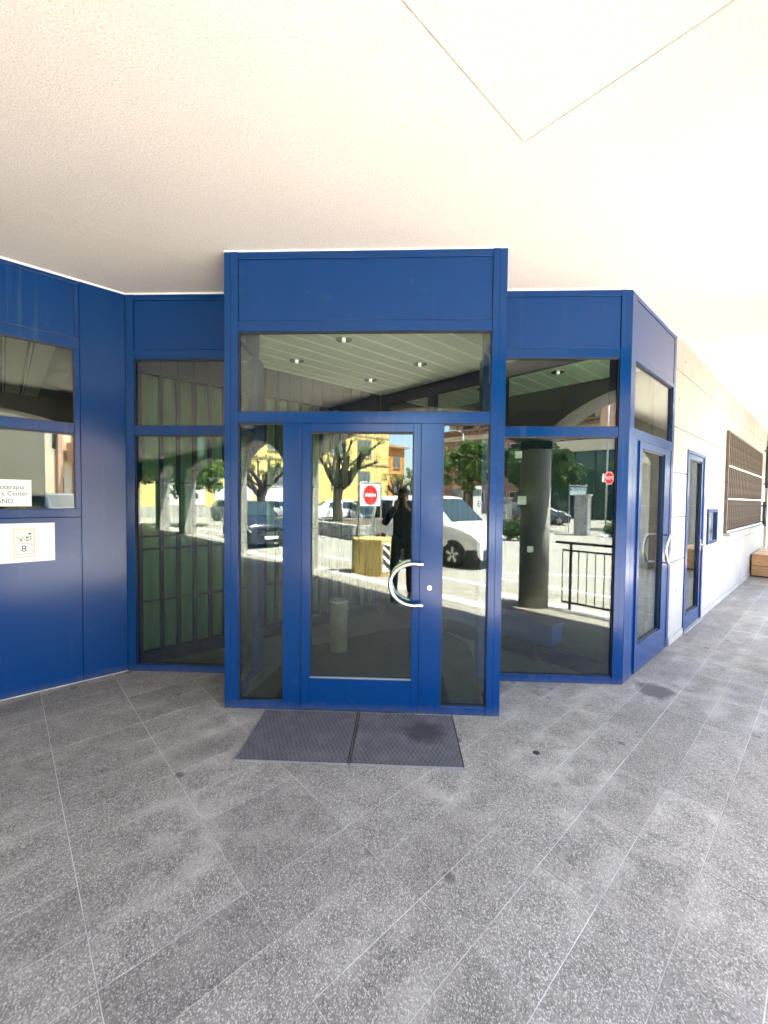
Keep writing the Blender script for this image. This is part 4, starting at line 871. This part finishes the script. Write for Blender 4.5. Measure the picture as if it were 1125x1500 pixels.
def pollard(loc, label, seed, h=4.7, spread=1.6, nl=7, leafn=1400, trunk=0.22, leaf='leaf_spring'):
    rnd = random.Random(seed); t = thing('pollarded_tree', label, 'tree', loc, rnd.uniform(0, 6.28), 'pollarded trees in the square')
    th = h*0.42
    obj('trunk', MB().tube([(0, 0, -0.1), (0.02, 0, 0.15), (0.04, 0.03, th*0.5), (0.0, 0.05, th*0.85), (0.02, 0.03, th)], [trunk*1.45, trunk*1.05, trunk*0.92, trunk*0.98, trunk*0.9], 12), 'bark', t, smooth=True)
    tips = []
    def limb(p, d, r, n, step, lift, depth):
        pts = [Vector(p)]; rad = [r]; d = Vector(d).normalized()
        for k in range(n):
            d = (d+Vector((rnd.uniform(-0.3, 0.3), rnd.uniform(-0.3, 0.3), rnd.uniform(-0.12, 0.15)+lift))).normalized()
            pts.append(pts[-1]+d*step); rad.append(r*(1-0.42*(k+1)/n))
        pts.append(pts[-1]+d*step*0.3); rad.append(rad[-1]*1.7); pts.append(pts[-1]+d*step*0.35); rad.append(rad[-2]*1.25)   # pollard knuckle
        obj('limb', MB().tube(pts, rad, 9), 'bark', t, smooth=True); tips.append((pts[-1], rad[-1]))
        if depth:
            for j in range(rnd.choice((1, 2, 2))):
                k = rnd.randint(1, n-1); a = rnd.uniform(0, 6.28)
                limb(pts[k], d*0.4+Vector((math.cos(a), math.sin(a), 0.25)), rad[k]*0.72, max(3, n-2), step*0.8, lift+0.06, depth-1)
    for k in range(nl):
        a = 6.283*k/nl+rnd.uniform(-0.3, 0.3); el = rnd.uniform(0.45, 1.1)
        limb((0.05*math.cos(a), 0.05*math.sin(a), th*rnd.uniform(0.78, 0.98)), (math.cos(a)*math.cos(el), math.sin(a)*math.cos(el), math.sin(el)), trunk*rnd.uniform(0.42, 0.62), 6, spread/5.2, 0.05, 1)
    cs_ = [(tuple(p), 0.26) for p, r in tips]
    o = obj('crown', leaves(leafn, [((c[0], c[1], c[2]+0.1), r) for c, r in cs_], 0.2, 0.055, rnd), leaf, t)
    return t
pollard((-3.05, -13.8, RZ+0.56), 'gnarled pollarded plane tree in the raised bed behind the no entry sign', 11, 4.2, 1.75, 8, 900, 0.23)
pollard((-7.6, -16.0, RZ), 'gnarled pollarded plane tree behind the black car', 23, 4.9, 1.7, 8, 1500, 0.23)
pollard((-0.6, -38.0, RZ), 'small far pollarded tree left of the photographer, before the ochre house', 5, 5.0, 1.7, 7, 900, 0.2)
pollard((1.3, -36.0, RZ), 'far pollarded tree in fuller leaf right of the photographer', 8, 5.2, 1.8, 8, 2600, 0.2, 'leaf_green')

def leafy(loc, label, seed, h, crown_z, rx, rz, leafn, leaf, name='leafy_tree', lsize=0.11):
    rnd = random.Random(seed); t = thing(name, label, 'tree', loc, rnd.uniform(0, 6.28), 'leafy trees around the square')
    obj('trunk', MB().tube([(0, 0, -0.1), (0.03, 0.02, crown_z*0.4), (0.0, 0.05, crown_z*0.75), (0.03, 0.02, crown_z+rz*0.4)], [0.2, 0.15, 0.13, 0.05], 10), 'bark', t, smooth=True)
    cl = []
    for k in range(34):
        while True:
            q = Vector((rnd.uniform(-1, 1), rnd.uniform(-1, 1), rnd.uniform(-1, 1)))
            if 0.35 < q.length < 1: break
        c = Vector((q.x*rx, q.y*rx, crown_z+q.z*rz)); cl.append((tuple(c), rnd.uniform(0.3, 0.62)*rx*0.5))
        if k < 9: obj('limb', MB().tube([(0, 0.03, crown_z*0.7), (c.x*0.4, c.y*0.4, crown_z*0.7+(c.z-crown_z*0.7)*0.6), tuple(c)], [0.07, 0.045, 0.015], 7), 'bark', t, smooth=True)
    obj('crown', leaves(leafn, cl, 1, lsize, rnd), leaf, t); return t
leafy((5.0, -23.8, RZ), 'rounded green tree above the information panels', 3, 6, 4.25, 2.5, 1.75, 9000, 'leaf_green')
leafy((7.4, -15.2, RZ), 'dense dark green tree behind the round column', 4, 6, 3.6, 2.0, 2.1, 9000, 'leaf_dark')
leafy((-11.9, -15.4, RZ), 'broad green tree left of the black car, seen through the left window', 14, 6, 3.7, 2.1, 2.2, 7000, 'leaf_green')
leafy((-15.4, -14.6, RZ), 'dark green tree at the far left of the square', 15, 6, 3.8, 2.2, 2.4, 7000, 'leaf_dark')
leafy((15.6, 12.3, RZ), 'yellow green tree over the stone wall, mirrored in the side door', 6, 5, 3.6, 2.4, 1.6, 7000, 'leaf_yellow')
leafy((13.5, -16.2, RZ), 'green tree standing before the beige house', 9, 6, 3.8, 1.7, 2.0, 5000, 'leaf_green')
leafy((21.0, -11.0, RZ), 'tall green tree at the right end of the beige house', 12, 6, 4.6, 2.4, 2.6, 6000, 'leaf_green')
def bush(loc, label, seed, rx, rz, n, leaf):
    rnd = random.Random(seed); t = thing('bush', label, 'bush', loc, 0, 'bushes along the square')
    obj('stem', MB().tube([(0, 0, -0.05), (0.02, 0.0, rz*0.6), (0.0, 0.04, rz)], [0.03, 0.022, 0.01], 6), 'bark', t)
    cl = [((rnd.uniform(-rx, rx)*0.75, rnd.uniform(-0.5, 0.5)*min(rx, 0.8), rz*rnd.uniform(0.35, 0.8)), rz*0.42) for _ in range(14)]
    obj('foliage', leaves(n, cl, 1, 0.06, rnd), leaf, t)
bush((10.1, -12.3, RZ), 'low green bush at the foot of the stop sign pole', 1, 0.8, 0.62, 2500, 'leaf_green'); bush((4.5, -9.9, RZ), 'dark green bush left of the round column', 2, 0.6, 0.9, 2500, 'leaf_dark')
bush((12.6, -9.9, RZ), 'red leaved hedge mirrored in the left wall window', 3, 1.8, 0.85, 4500, 'leaf_red'); bush((15.6, -13.6, RZ), 'bright green hedge below the beige house', 4, 2.6, 1.7, 7000, 'leaf_yellow')
bush((11.4, -13.9, RZ), 'green shrub right of the stop sign pole', 6, 0.9, 0.9, 2500, 'leaf_green')
rnd = random.Random(2)
for k, (x, y, w_) in enumerate(((9.35, -12.0, 'left'), (9.85, -11.8, 'middle'), (10.4, -11.7, 'right'))):
    mb = MB(); rr = 0.26+0.05*k; mb.lathe([(rr*0.5, -0.08), (rr, 0.0), (rr*0.95, 0.10), (rr*0.6, 0.17), (rr*0.2, 0.19)], 9)
    mb.v = [(a*rnd.uniform(0.8, 1.25), b*rnd.uniform(0.7, 1.1), c*rnd.uniform(0.85, 1.15)) for a, b, c in mb.v]
    tag(obj('boulder', mb, 'rock', loc=(x, y, RZ)), 'pale boulder before the low bush, %s of three' % w_, 'boulder', 'boulders before the bush')

def building(name, label, cat, corner, ang, w, dp, h, wall, wins, roof=None, over=0.5, extras=()):
    """local x along the facade to the right as seen from outside, y into the house; facade faces -y"""
    t = thing(name, label, cat, (corner[0], corner[1], RZ), ang, 'houses around the square')
    wl_ = obj('wall', MB().box(0, w, 0, dp, -0.1, h), wall, t)
    for (x, z, ww, hh, kind) in wins:
        f = obj('window', MB().box(x-ww/2, x+ww/2, -0.03, 0.005, z-hh/2, z+hh/2), 'shutter' if kind == 's' else 'cornice' if kind == 'c' else 'white_trim', t)
        if kind == 's':
            for sx in (-1, 1):
                sh = obj('shutter', MB().box(x+sx*ww*0.28-ww*0.24, x+sx*ww*0.28+ww*0.24, -0.075, -0.031, z-hh/2, z+hh/2), 'shutter', f)
            obj('sill', MB().box(x-ww/2-0.08, x+ww/2+0.08, -0.12, -0.001, z-hh/2-0.09, z-hh/2-0.001), 'kerb', f)
        else:
            obj('pane', MB().box(x-ww/2+0.06, x-0.02, -0.034, -0.031, z-hh/2+0.06, z+hh/2-0.06), 'dark_pane', f); obj('pane', MB().box(x+0.02, x+ww/2-0.06, -0.034, -0.031, z-hh/2+0.06, z+hh/2-0.06), 'dark_pane', f)
    for (nm, x0, x1, y0, y1, z0, z1, mat) in extras: obj(nm, MB().box(x0, x1, y0, y1, z0, z1), mat, t)
    if roof:
        rh = roof; o_ = over
        v = [(-o_, -o_, h), (w+o_, -o_, h), (w+o_, dp+o_, h), (-o_, dp+o_, h), (dp*0.5, dp/2, h+rh), (w-dp*0.5, dp/2, h+rh)]
        if w < dp: v[4] = (w/2, dp/2-0.1, h+rh); v[5] = (w/2, dp/2+0.1, h+rh)
        obj('roof', MB().add(v, [(0, 1, 5, 4), (1, 2, 5), (2, 3, 4, 5), (3, 0, 4), (3, 2, 1, 0)]), 'roof_tile', t)
        obj('eaves_board', MB().box(-o_+0.03, w+o_-0.03, -o_+0.03, dp+o_-0.03, h-0.14, h-0.002), 'cornice', t)
    return t
# facades that face the portico: facing +y side, so local x runs towards -x
YA = math.atan2(0.62, -0.78)
yw = []
for k in range(9):
    x = 3.1+3.1*k; yw += [(x, 6.8, 1.55, 1.7, 's'), (x, 3.6, 1.35, 1.7, 's'), (x, 10.0, 1.35, 1.5, 's')]
ybl = building('yellow_house', 'bright yellow plastered house with grey shutters across the square', 'house', (-1.4, -38.2), YA, 28, 11, 11.8, 'yellow_plaster', yw, 2.2, 0.7,
         extras=[('string_course', 0, 28, -0.09, -0.001, 5.15, 5.38, 'cornice'), ('string_course', 0, 28, -0.07, -0.001, 8.0, 8.14, 'cornice'), ('plinth', 0, 28, -0.05, -0.001, 0, 0.9, 'kerb')]
         + [('garage_door', 10.2+4.4*k, 13.8+4.4*k, -0.05, -0.002, 1.0, 2.7, 'white_trim') for k in range(3)])
ob = building('ochre_house', 'ochre house with tiled roof and a small turret beyond the yellow house', 'house', (0.35, -50.5), YA, 12, 9, 8.6, 'ochre_plaster', [(1.3, 6.6, 1.0, 1.6, 's'), (3.6, 6.6, 1.0, 1.6, 's'), (1.3, 3.4, 1.0, 1.6, 's'), (3.6, 3.4, 1.0, 1.6, 's')], 1.6, 0.5, extras=[('string_course', 0, 12, -0.06, -0.001, 5.0, 5.2, 'cornice')])
tw = obj('turret', MB().box(2.3, 3.9, 2.0, 3.6, 8.7, 12.1), 'ochre_plaster', ob)
obj('turret_opening', MB().xprism([(2.8, 10.3), (3.4, 10.3), (3.4, 11.0), (3.3, 11.25), (3.1, 11.35), (2.9, 11.25), (2.8, 11.0)], 1.96, 1.999), 'dark_pane', tw)
obj('turret_roof', MB().add([(2.0, 1.7, 12.1), (4.2, 1.7, 12.1), (4.2, 3.9, 12.1), (2.0, 3.9, 12.1), (3.1, 2.8, 12.75)], [(0, 1, 4), (1, 2, 4), (2, 3, 4), (3, 0, 4), (3, 2, 1, 0)]), 'roof_tile', tw)
BA = math.atan2(-0.62, -0.78)
bwn = []
for k in range(8):
    for z in (2.0, 5.0, 8.2): bwn.append((2.2+2.6*k, z, 1.5, 1.5 if z < 8 else 1.1, 'w'))
bb = building('apartment_block', 'brown brick apartment block with loggias and wide eaves behind the tree', 'building', (24.0, -37.0), BA, 24, 11, 10.6, 'brown_brick', bwn, None, extras=[('parapet_band', 0, 24, -0.10, -0.001, 9.5, 10.1, 'beige_plaster'), ('loggia_floor', 0, 24, -1.0, -0.001, 10.6, 10.75, 'brown_brick'), ('eaves_slab', -0.9, 24.9, -1.6, 11.5, 13.6, 13.85, 'cornice'), ('attic_wall', 0.8, 23.2, 1.2, 10.5, 10.76, 13.59, 'beige_plaster')]
         + [('loggia_column', 0.2+2.57*k, 0.5+2.57*k, -0.6, -0.3, 10.76, 13.59, 'brown_brick') for k in range(10)] + [('loggia_glazing', 1.4+2.57*k, 3.0+2.57*k, 1.17, 1.199, 11.0, 13.2, 'dark_pane') for k in range(8)]
         + [('balcony', 5.0, 9.5, -1.6, -0.002, 6.4, 6.6, 'beige_plaster'), ('canopy', 3.0, 9.8, -2.4, -0.002, 9.0, 9.2, 'brown_brick')])
gb = building('glass_office', 'dark green glazed office with a pale fascia behind the stop sign', 'building', (23.0, -26.5), BA, 14, 6, 7.0, 'dark_wall', [], None, extras=[('fascia_band', -0.2, 14.2, -0.5, 0.0, 6.2, 7.2, 'beige_plaster'), ('roof_slab', -0.2, 14.2, 0.001, 6.2, 7.0, 7.25, 'cornice'), ('upper_storey', 0, 7, 1.0, 5.5, 7.26, 12, 'pink_plaster')]
         + [('glass_panel', 0.1+1.75*k, 1.75+1.75*k, -0.06, -0.002, 0.3+2.0*j, 2.2+2.0*j, 'green_pane') for k in range(8) for j in range(3)] + [('fin', 1.78+1.75*k, 1.86+1.75*k, -0.22, -0.002, 0.0, 6.19, 'dark_steel') for k in range(7)])
CA = math.atan2(0.30, -0.95)
cb = building('beige_house', 'sunlit beige house with pink pilasters, mirrored in the left wall window', 'house', (30.0, -20.5), CA, 10, 5.5, 8.2, 'beige_plaster', [(3.5, 2.2, 1.2, 1.6, 'w'), (8.0, 2.2, 1.2, 1.6, 'w'), (8.6, 5.6, 1.2, 1.6, 'w')], 1.8, 0.6, extras=[('pilaster', 0.6+2.45*k, 1.25+2.45*k, -0.16, -0.001, 0.0, 8.0, 'pink_plaster') for k in range(4)] + [('balcony_front', 3.8, 7.4, -1.2, -0.17, 4.1, 5.5, 'pink_plaster')])
fw = thing('stone_wall', 'rubble stone garden wall below the yellow green tree', 'wall', (11.5, 14.8, RZ), math.radians(-40))
for r in range(7):
    x = -0.3*(r % 2)
    while x < 9: l0 = random.uniform(0.45, 0.8); obj('stone', MB().box(x+0.008, x+l0-0.008, -0.2+random.uniform(-0.02, 0.02), 0.2, r*0.27+0.006, r*0.27+0.262), 'stone', fw, bevel=0.015); x += l0
obj('wall_core', MB().box(-0.2, 9.2, -0.15, 0.15, 0, 1.85), 'grout', fw)
def stone_pillar(loc, label, w, h, rz):
    t = thing('gate_pillar', label, 'pillar', (*loc, RZ), rz, 'stone pillars along the square'); n = int(h/0.24); hh = h/n
    for r in range(n):
        xs_ = [-w/2, -w/2+w*random.uniform(0.35, 0.65), w/2]
        for a, b in zip(xs_, xs_[1:]): obj('stone', MB().box(a+0.006, b-0.006, -w/2, w/2, r*hh+0.005, (r+1)*hh-0.005), 'stone', t, bevel=0.014)
    obj('pillar_core', MB().box(-w/2+0.03, w/2-0.03, -w/2+0.03, w/2-0.03, 0, h-0.01), 'grout', t); obj('cap_stone', MB().box(-w/2-0.05, w/2+0.05, -w/2-0.05, w/2+0.05, h, h+0.07), 'kerb', t, bevel=0.01)
stone_pillar((8.75, -13.0), 'stone gate pillar in front of the grey hatchback', 0.62, 1.9, math.radians(38)); stone_pillar((7.0, -20.2), 'stone pillar left of the round column, far across the road', 0.5, 1.75, 0.1)
stone_pillar((3.6, -44.0), 'far stone pillar beside the pollarded trees', 0.6, 1.9, 0.2)
bd = thing('notice_board', 'pale blue notice board on two posts behind the gate pillar', 'notice board', (9.0, -14.2, RZ), math.radians(180))
for x in (-0.42, 0.42): obj('post', MB().tube([(x, 0, 0), (x, 0, 2.55)], 0.025, 8), 'galv', bd)
obj('board', MB().box(-0.38, 0.38, -0.02, 0.02, 1.95, 2.35), 'pale_board', bd, bevel=0.005); obj('hood', MB().box(-0.46, 0.46, -0.06, 0.06, 2.40, 2.46), 'galv', bd)
sp_ = thing('stop_sign', 'red octagonal STOP sign on a tall pole, mirrored in the right window', 'sign', (9.75, -12.7, RZ), math.radians(180-25))
obj('pole', MB().tube([(0, 0.05, 0), (0, 0.05, 4.0), (0, 0.05, 7.6)], [0.045, 0.042, 0.035], 10), 'galv', sp_, smooth=True)
oc_ = lambda r: [(r*math.cos(math.pi/8+k*math.pi/4), 2.75+r*math.sin(math.pi/8+k*math.pi/4)) for k in range(8)]
sx0 = -0.08
pl = obj('sign_plate', MB().xprism([(a+sx0, b) for a, b in oc_(0.325)], -0.012, -0.002), 'sign_white', sp_); obj('red_face', MB().xprism([(a+sx0, b) for a, b in oc_(0.30)], -0.015, -0.0125), 'sign_red', pl)
obj('lettering', text_mesh('lettering', 'STOP', 0.22, 'sign_white', 'CENTER', 0.001), None, pl, loc=(sx0, -0.0165, 2.745), rot=(math.pi/2, 0, 0))
obj('small_plate', MB().box(0.26, 0.36, -0.012, -0.002, 2.55, 2.95), 'sign_white', sp_); obj('bracket', MB().box(-0.2, 0.33, 0.0, 0.03, 2.72, 2.78), 'galv', sp_)
lp = thing('street_lamp', 'slender street lamp rising above the green tree', 'street lamp', (5.2, -29.5, RZ), math.radians(180))
obj('pole', MB().tube([(0, 0, 0), (0, 0, 7.3)], [0.07, 0.045], 10), 'galv', lp, smooth=True); obj('arm', MB().tube([(0, 0, 7.25), (0.3, 0, 7.45), (0.8, 0, 7.5)], 0.03, 8), 'galv', lp, smooth=True); obj('lamp_head', MB().box(0.6, 1.2, -0.1, 0.1, 7.46, 7.54), 'galv', lp, bevel=0.02)
for x, y, mat, mat2, lab in ((5.95, -27.0, 'paper', 'shutter', 'tall white information panel under the green tree'), (4.35, -26.6, 'brown_brick', 'shutter', 'tall brown panel added as the second reflection of the white one')):  # brown panel is added as a solid copy of the white panel's second reflection
    t = thing('information_panel', lab, 'information panel', (x, y, RZ), math.radians(170), 'information panels under the tree')
    obj('panel_body', MB().box(-0.4, 0.4, -0.05, 0.05, 0.1, 2.75), mat, t, bevel=0.01); obj('printed_picture', MB().box(-0.36, 0.36, -0.054, -0.051, 1.95, 2.5), mat2, t)
    for k in range(4): obj('printed_line', MB().box(-0.34, -0.34+0.2+0.1*(k % 3), -0.054, -0.051, 1.5-0.14*k, 1.55-0.14*k), 'ink', t)
    obj('foot', MB().box(-0.3, 0.3, -0.12, 0.12, 0, 0.099), 'galv', t)

# ------------------------------------------------------------------ the photographer, seen only in the glass
def skin_mesh(name, verts, edges, radii, root, mat, parent, sub=2):
    me = bpy.data.meshes.new(name); me.from_pydata(verts, edges, []); me.update(); me.materials.append(MATS[mat])
    o = bpy.data.objects.new(name, me); COL.objects.link(o); o.parent = parent
    m = o.modifiers.new('skin', 'SKIN'); m.use_smooth_shade = True
    sv = me.skin_vertices[0].data
    for i, r in enumerate(radii): sv[i].radius = r if isinstance(r, tuple) else (r, r); sv[i].use_root = (i == root)
    s = o.modifiers.new('subdivision', 'SUBSURF'); s.levels = sub; s.render_levels = sub
    return o
PX, PY = 0.03, -0.40
pe = thing('person', 'person in dark jacket and trousers holding up a phone, mirrored in the door', 'person', (PX, PY, 0.0))
# joints, in the person's own space: x right, y forward, z up
J = dict(pel=(0, 0, 0.98), bel=(0, 0.01, 1.10), che=(0, 0.0, 1.30), sht=(0, -0.01, 1.43), nek=(0, 0.005, 1.50), nk2=(0, 0.02, 1.555),
         hl=(-0.095, 0, 0.93), kl=(-0.13, 0.03, 0.51), al=(-0.14, -0.01, 0.10), tl=(-0.15, 0.13, 0.045), hr=(0.095, 0, 0.93), kr=(0.12, 0.04, 0.51), ar=(0.13, 0.0, 0.10), tr=(0.15, 0.14, 0.045),
         sl=(-0.175, -0.01, 1.42), el=(-0.30, 0.10, 1.20), wl=(-0.085, 0.285, 1.50), sr=(0.175, -0.01, 1.42), er=(0.28, 0.10, 1.18), wr=(0.055, 0.285, 1.47))
def chain(names, edges, rad): 
    idx = {n: i for i, n in enumerate(names)}; return [J[n] for n in names], [(idx[a], idx[b]) for a, b in edges], [rad[n] for n in names], idx
E0 = [('pel', 'bel'), ('bel', 'che'), ('che', 'sht'), ('sht', 'nek'), ('nek', 'nk2'), ('pel', 'hl'), ('hl', 'kl'), ('kl', 'al'), ('al', 'tl'), ('pel', 'hr'), ('hr', 'kr'), ('kr', 'ar'), ('ar', 'tr'), ('sht', 'sl'), ('sl', 'el'), ('el', 'wl'), ('sht', 'sr'), ('sr', 'er'), ('er', 'wr')]
rad = dict(pel=(0.15, 0.105), bel=(0.135, 0.10), che=(0.155, 0.11), sht=(0.13, 0.085), nek=0.058, nk2=0.055, hl=0.085, kl=0.058, al=0.042, tl=0.032, hr=0.085, kr=0.058, ar=0.042, tr=0.032, sl=0.062, el=0.043, wl=0.028, sr=0.062, er=0.043, wr=0.028)
v, e, r, ix = chain(list(J), E0, rad)
body = skin_mesh('body', v, e, r, ix['pel'], 'skin', pe)
jn = ['pel', 'bel', 'che', 'sht', 'nek', 'sl', 'el', 'wl', 'sr', 'er', 'wr']
J2 = dict(J); 
rj = dict(pel=(0.175, 0.13), bel=(0.165, 0.125), che=(0.178, 0.13), sht=(0.155, 0.105), nek=0.074, sl=0.078, el=0.060, wl=0.042, sr=0.078, er=0.060, wr=0.042)
Jw = {k: J[k] for k in jn}; lerp = lambda a, b, t: tuple(a[i]+(b[i]-a[i])*t for i in range(3))
Jw['wl'] = lerp(J['el'], J['wl'], 0.9); Jw['wr'] = lerp(J['er'], J['wr'], 0.9); Jw['nek'] = (0, 0.0, 1.485); Jw['pel'] = (0, 0, 0.93)
iz = {n: i for i, n in enumerate(jn)}
skin_mesh('jacket', [Jw[n] for n in jn], [(iz[a], iz[b]) for a, b in E0 if a in iz and b in iz], [rj[n] for n in jn], 0, 'jacket', pe)
tn = ['pel', 'hl', 'kl', 'al', 'hr', 'kr', 'ar']; it_ = {n: i for i, n in enumerate(tn)}
rt = dict(pel=(0.160, 0.118), hl=0.100, kl=0.076, al=0.066, hr=0.100, kr=0.076, ar=0.066)
skin_mesh('trousers', [J[n] for n in tn], [(it_[a], it_[b]) for a, b in E0 if a in it_ and b in it_], [rt[n] for n in tn], 0, 'trousers', pe)
for a, t_ in (('al', 'tl'), ('ar', 'tr')):
    A, T = Vector(J[a]), Vector(J[t_]); d_ = (T-A); d_.z = 0; d_.normalize()
    hz = A-d_*0.06
    skin_mesh('shoe', [(hz.x, hz.y, 0.05), (A.x, A.y, 0.055), (A.x+d_.x*0.11, A.y+d_.y*0.11, 0.045), (A.x+d_.x*0.19, A.y+d_.y*0.19, 0.036)], [(0, 1), (1, 2), (2, 3)], [(0.045, 0.05), (0.048, 0.055), (0.052, 0.045), (0.042, 0.036)], 1, 'shoe', pe)
# head: shaped lathe-like grid with brow, nose, mouth and chin
hd = MB(); nu, nv = 28, 20
prof = [(0.0, -0.135, 0.03), (0.028, -0.132, 0.03), (0.046, -0.115, 0.025), (0.058, -0.085, 0.014), (0.066, -0.05, 0.006), (0.071, -0.015, 0.0), (0.074, 0.02, -0.004), (0.075, 0.05, -0.008), (0.072, 0.08, -0.012), (0.060, 0.105, -0.015), (0.038, 0.122, -0.016), (0.0, 0.128, -0.016)]
for (rr, z, yo) in prof:
    for k in range(nu):
        a = 2*math.pi*k/nu; x = rr*math.cos(a); y = rr*1.22*math.sin(a)+yo; f = max(0, math.sin(a))**8
        if f > 0.1 and abs(z+0.015) < 0.04: y += 0.022*f*(1-abs(z+0.03)/0.07)
        if abs(z-0.02) < 0.02 and 0.5 < math.sin(a) < 0.97: y -= 0.006
        hd.v.append((x, y, z))
for i in range(len(prof)-1):
    for k in range(nu): hd.f.append((i*nu+k, i*nu+(k+1) % nu, (i+1)*nu+(k+1) % nu, (i+1)*nu+k))
head = obj('head', hd, 'skin', pe, smooth=True, loc=(0.0, 0.045, 1.645), rot=(math.radians(-6), 0, math.radians(-8)))
for sx in (-1, 1):
    obj('ear', MB().lathe([(0.006, -0.012), (0.02, -0.008), (0.026, 0.0), (0.02, 0.008), (0.006, 0.012)], 12), 'skin', head, smooth=True, loc=(sx*0.076, -0.012, -0.01), rot=(0, math.radians(90), 0))
    ey_ = obj('eye', MB().lathe([(0.002, -0.011), (0.009, -0.007), (0.012, 0.0), (0.009, 0.007), (0.002, 0.011)], 12), 'sign_white', head, smooth=True, loc=(sx*0.03, 0.072, 0.02))
obj('mouth', MB().box(-0.024, 0.024, 0.080, 0.092, -0.078, -0.070), 'pink_plaster', head, bevel=0.003)
hr_ = MB()
hp = [(0.079, -0.06, 0.0), (0.082, -0.02, 0.0), (0.083, 0.03, -0.003), (0.084, 0.06, -0.006), (0.080, 0.092, -0.01), (0.066, 0.12, -0.014), (0.042, 0.137, -0.016), (0.0, 0.143, -0.016)]
for (rr, z, yo) in hp:
    for k in range(nu):
        a = 2*math.pi*k/nu; sn = math.sin(a); cut = 1.0 if (z > 0.07 or sn < 0.25) else 0.86
        hr_.v.append((rr*math.cos(a)*cut, rr*1.23*sn*(cut if sn > 0 else 1.0)+yo, z+0.004*math.sin(5*a)))
for i in range(len(hp)-1):
    for k in range(nu): hr_.f.append((i*nu+k, i*nu+(k+1) % nu, (i+1)*nu+(k+1) % nu, (i+1)*nu+k))
obj('hair', hr_, 'hair', head, smooth=True)
# hands: palm and five fingers closing on the phone from both sides
for sd, wn_ in ((-1, 'wl'), (1, 'wr')):
    w = Vector(J[wn_]); px = sd*0.042-PX*1.0; zc = w.z+0.06
    vs = [tuple(w), (px+sd*0.018, 0.335, zc-0.02), (px+sd*0.024, 0.35, zc+0.01)]; es = [(0, 1), (1, 2)]; rs = [(0.024, 0.02), (0.026, 0.018), (0.024, 0.016)]
    for f in range(4):
        z = zc+0.03-0.019*f; ln = (0.9, 1.0, 0.95, 0.75)[f]; b = len(vs)
        vs += [(px+sd*0.022, 0.362, z), (px+sd*0.012, 0.378, z+0.002), (px-sd*0.008*ln, 0.3815, z+0.003), (px-sd*0.022*ln, 0.3805, z+0.003)]
        es += [(2 if f < 2 else 1, b), (b, b+1), (b+1, b+2), (b+2, b+3)]; rs += [0.009, 0.0085, 0.008, 0.007]
    b = len(vs); vs += [(px+sd*0.014, 0.336, zc+0.025), (px+sd*0.001, 0.346, zc+0.045), (px-sd*0.012, 0.35, zc+0.055)]; es += [(1, b), (b, b+1), (b+1, b+2)]; rs += [0.011, 0.010, 0.008]
    skin_mesh('hand', vs, es, rs, 0, 'skin', pe, 1)
ph = thing('phone', 'black smartphone held upright by the photographer', 'phone', (-0.012, -0.034, 1.545))
obj('phone_body', MB().box(-0.037, 0.037, -0.004, 0.004, -0.075, 0.075), 'phone', ph, bevel=0.003)
for x, z in ((0.012, 0.055), (0.026, 0.055), (0.019, 0.038)): obj('lens', MB().lathe([(0.007, 0.0041), (0.007, 0.0062), (0.005, 0.0066)], 14, (0, 0, 0), 'y'), 'phone_lens', ph, loc=(x, 0, z))
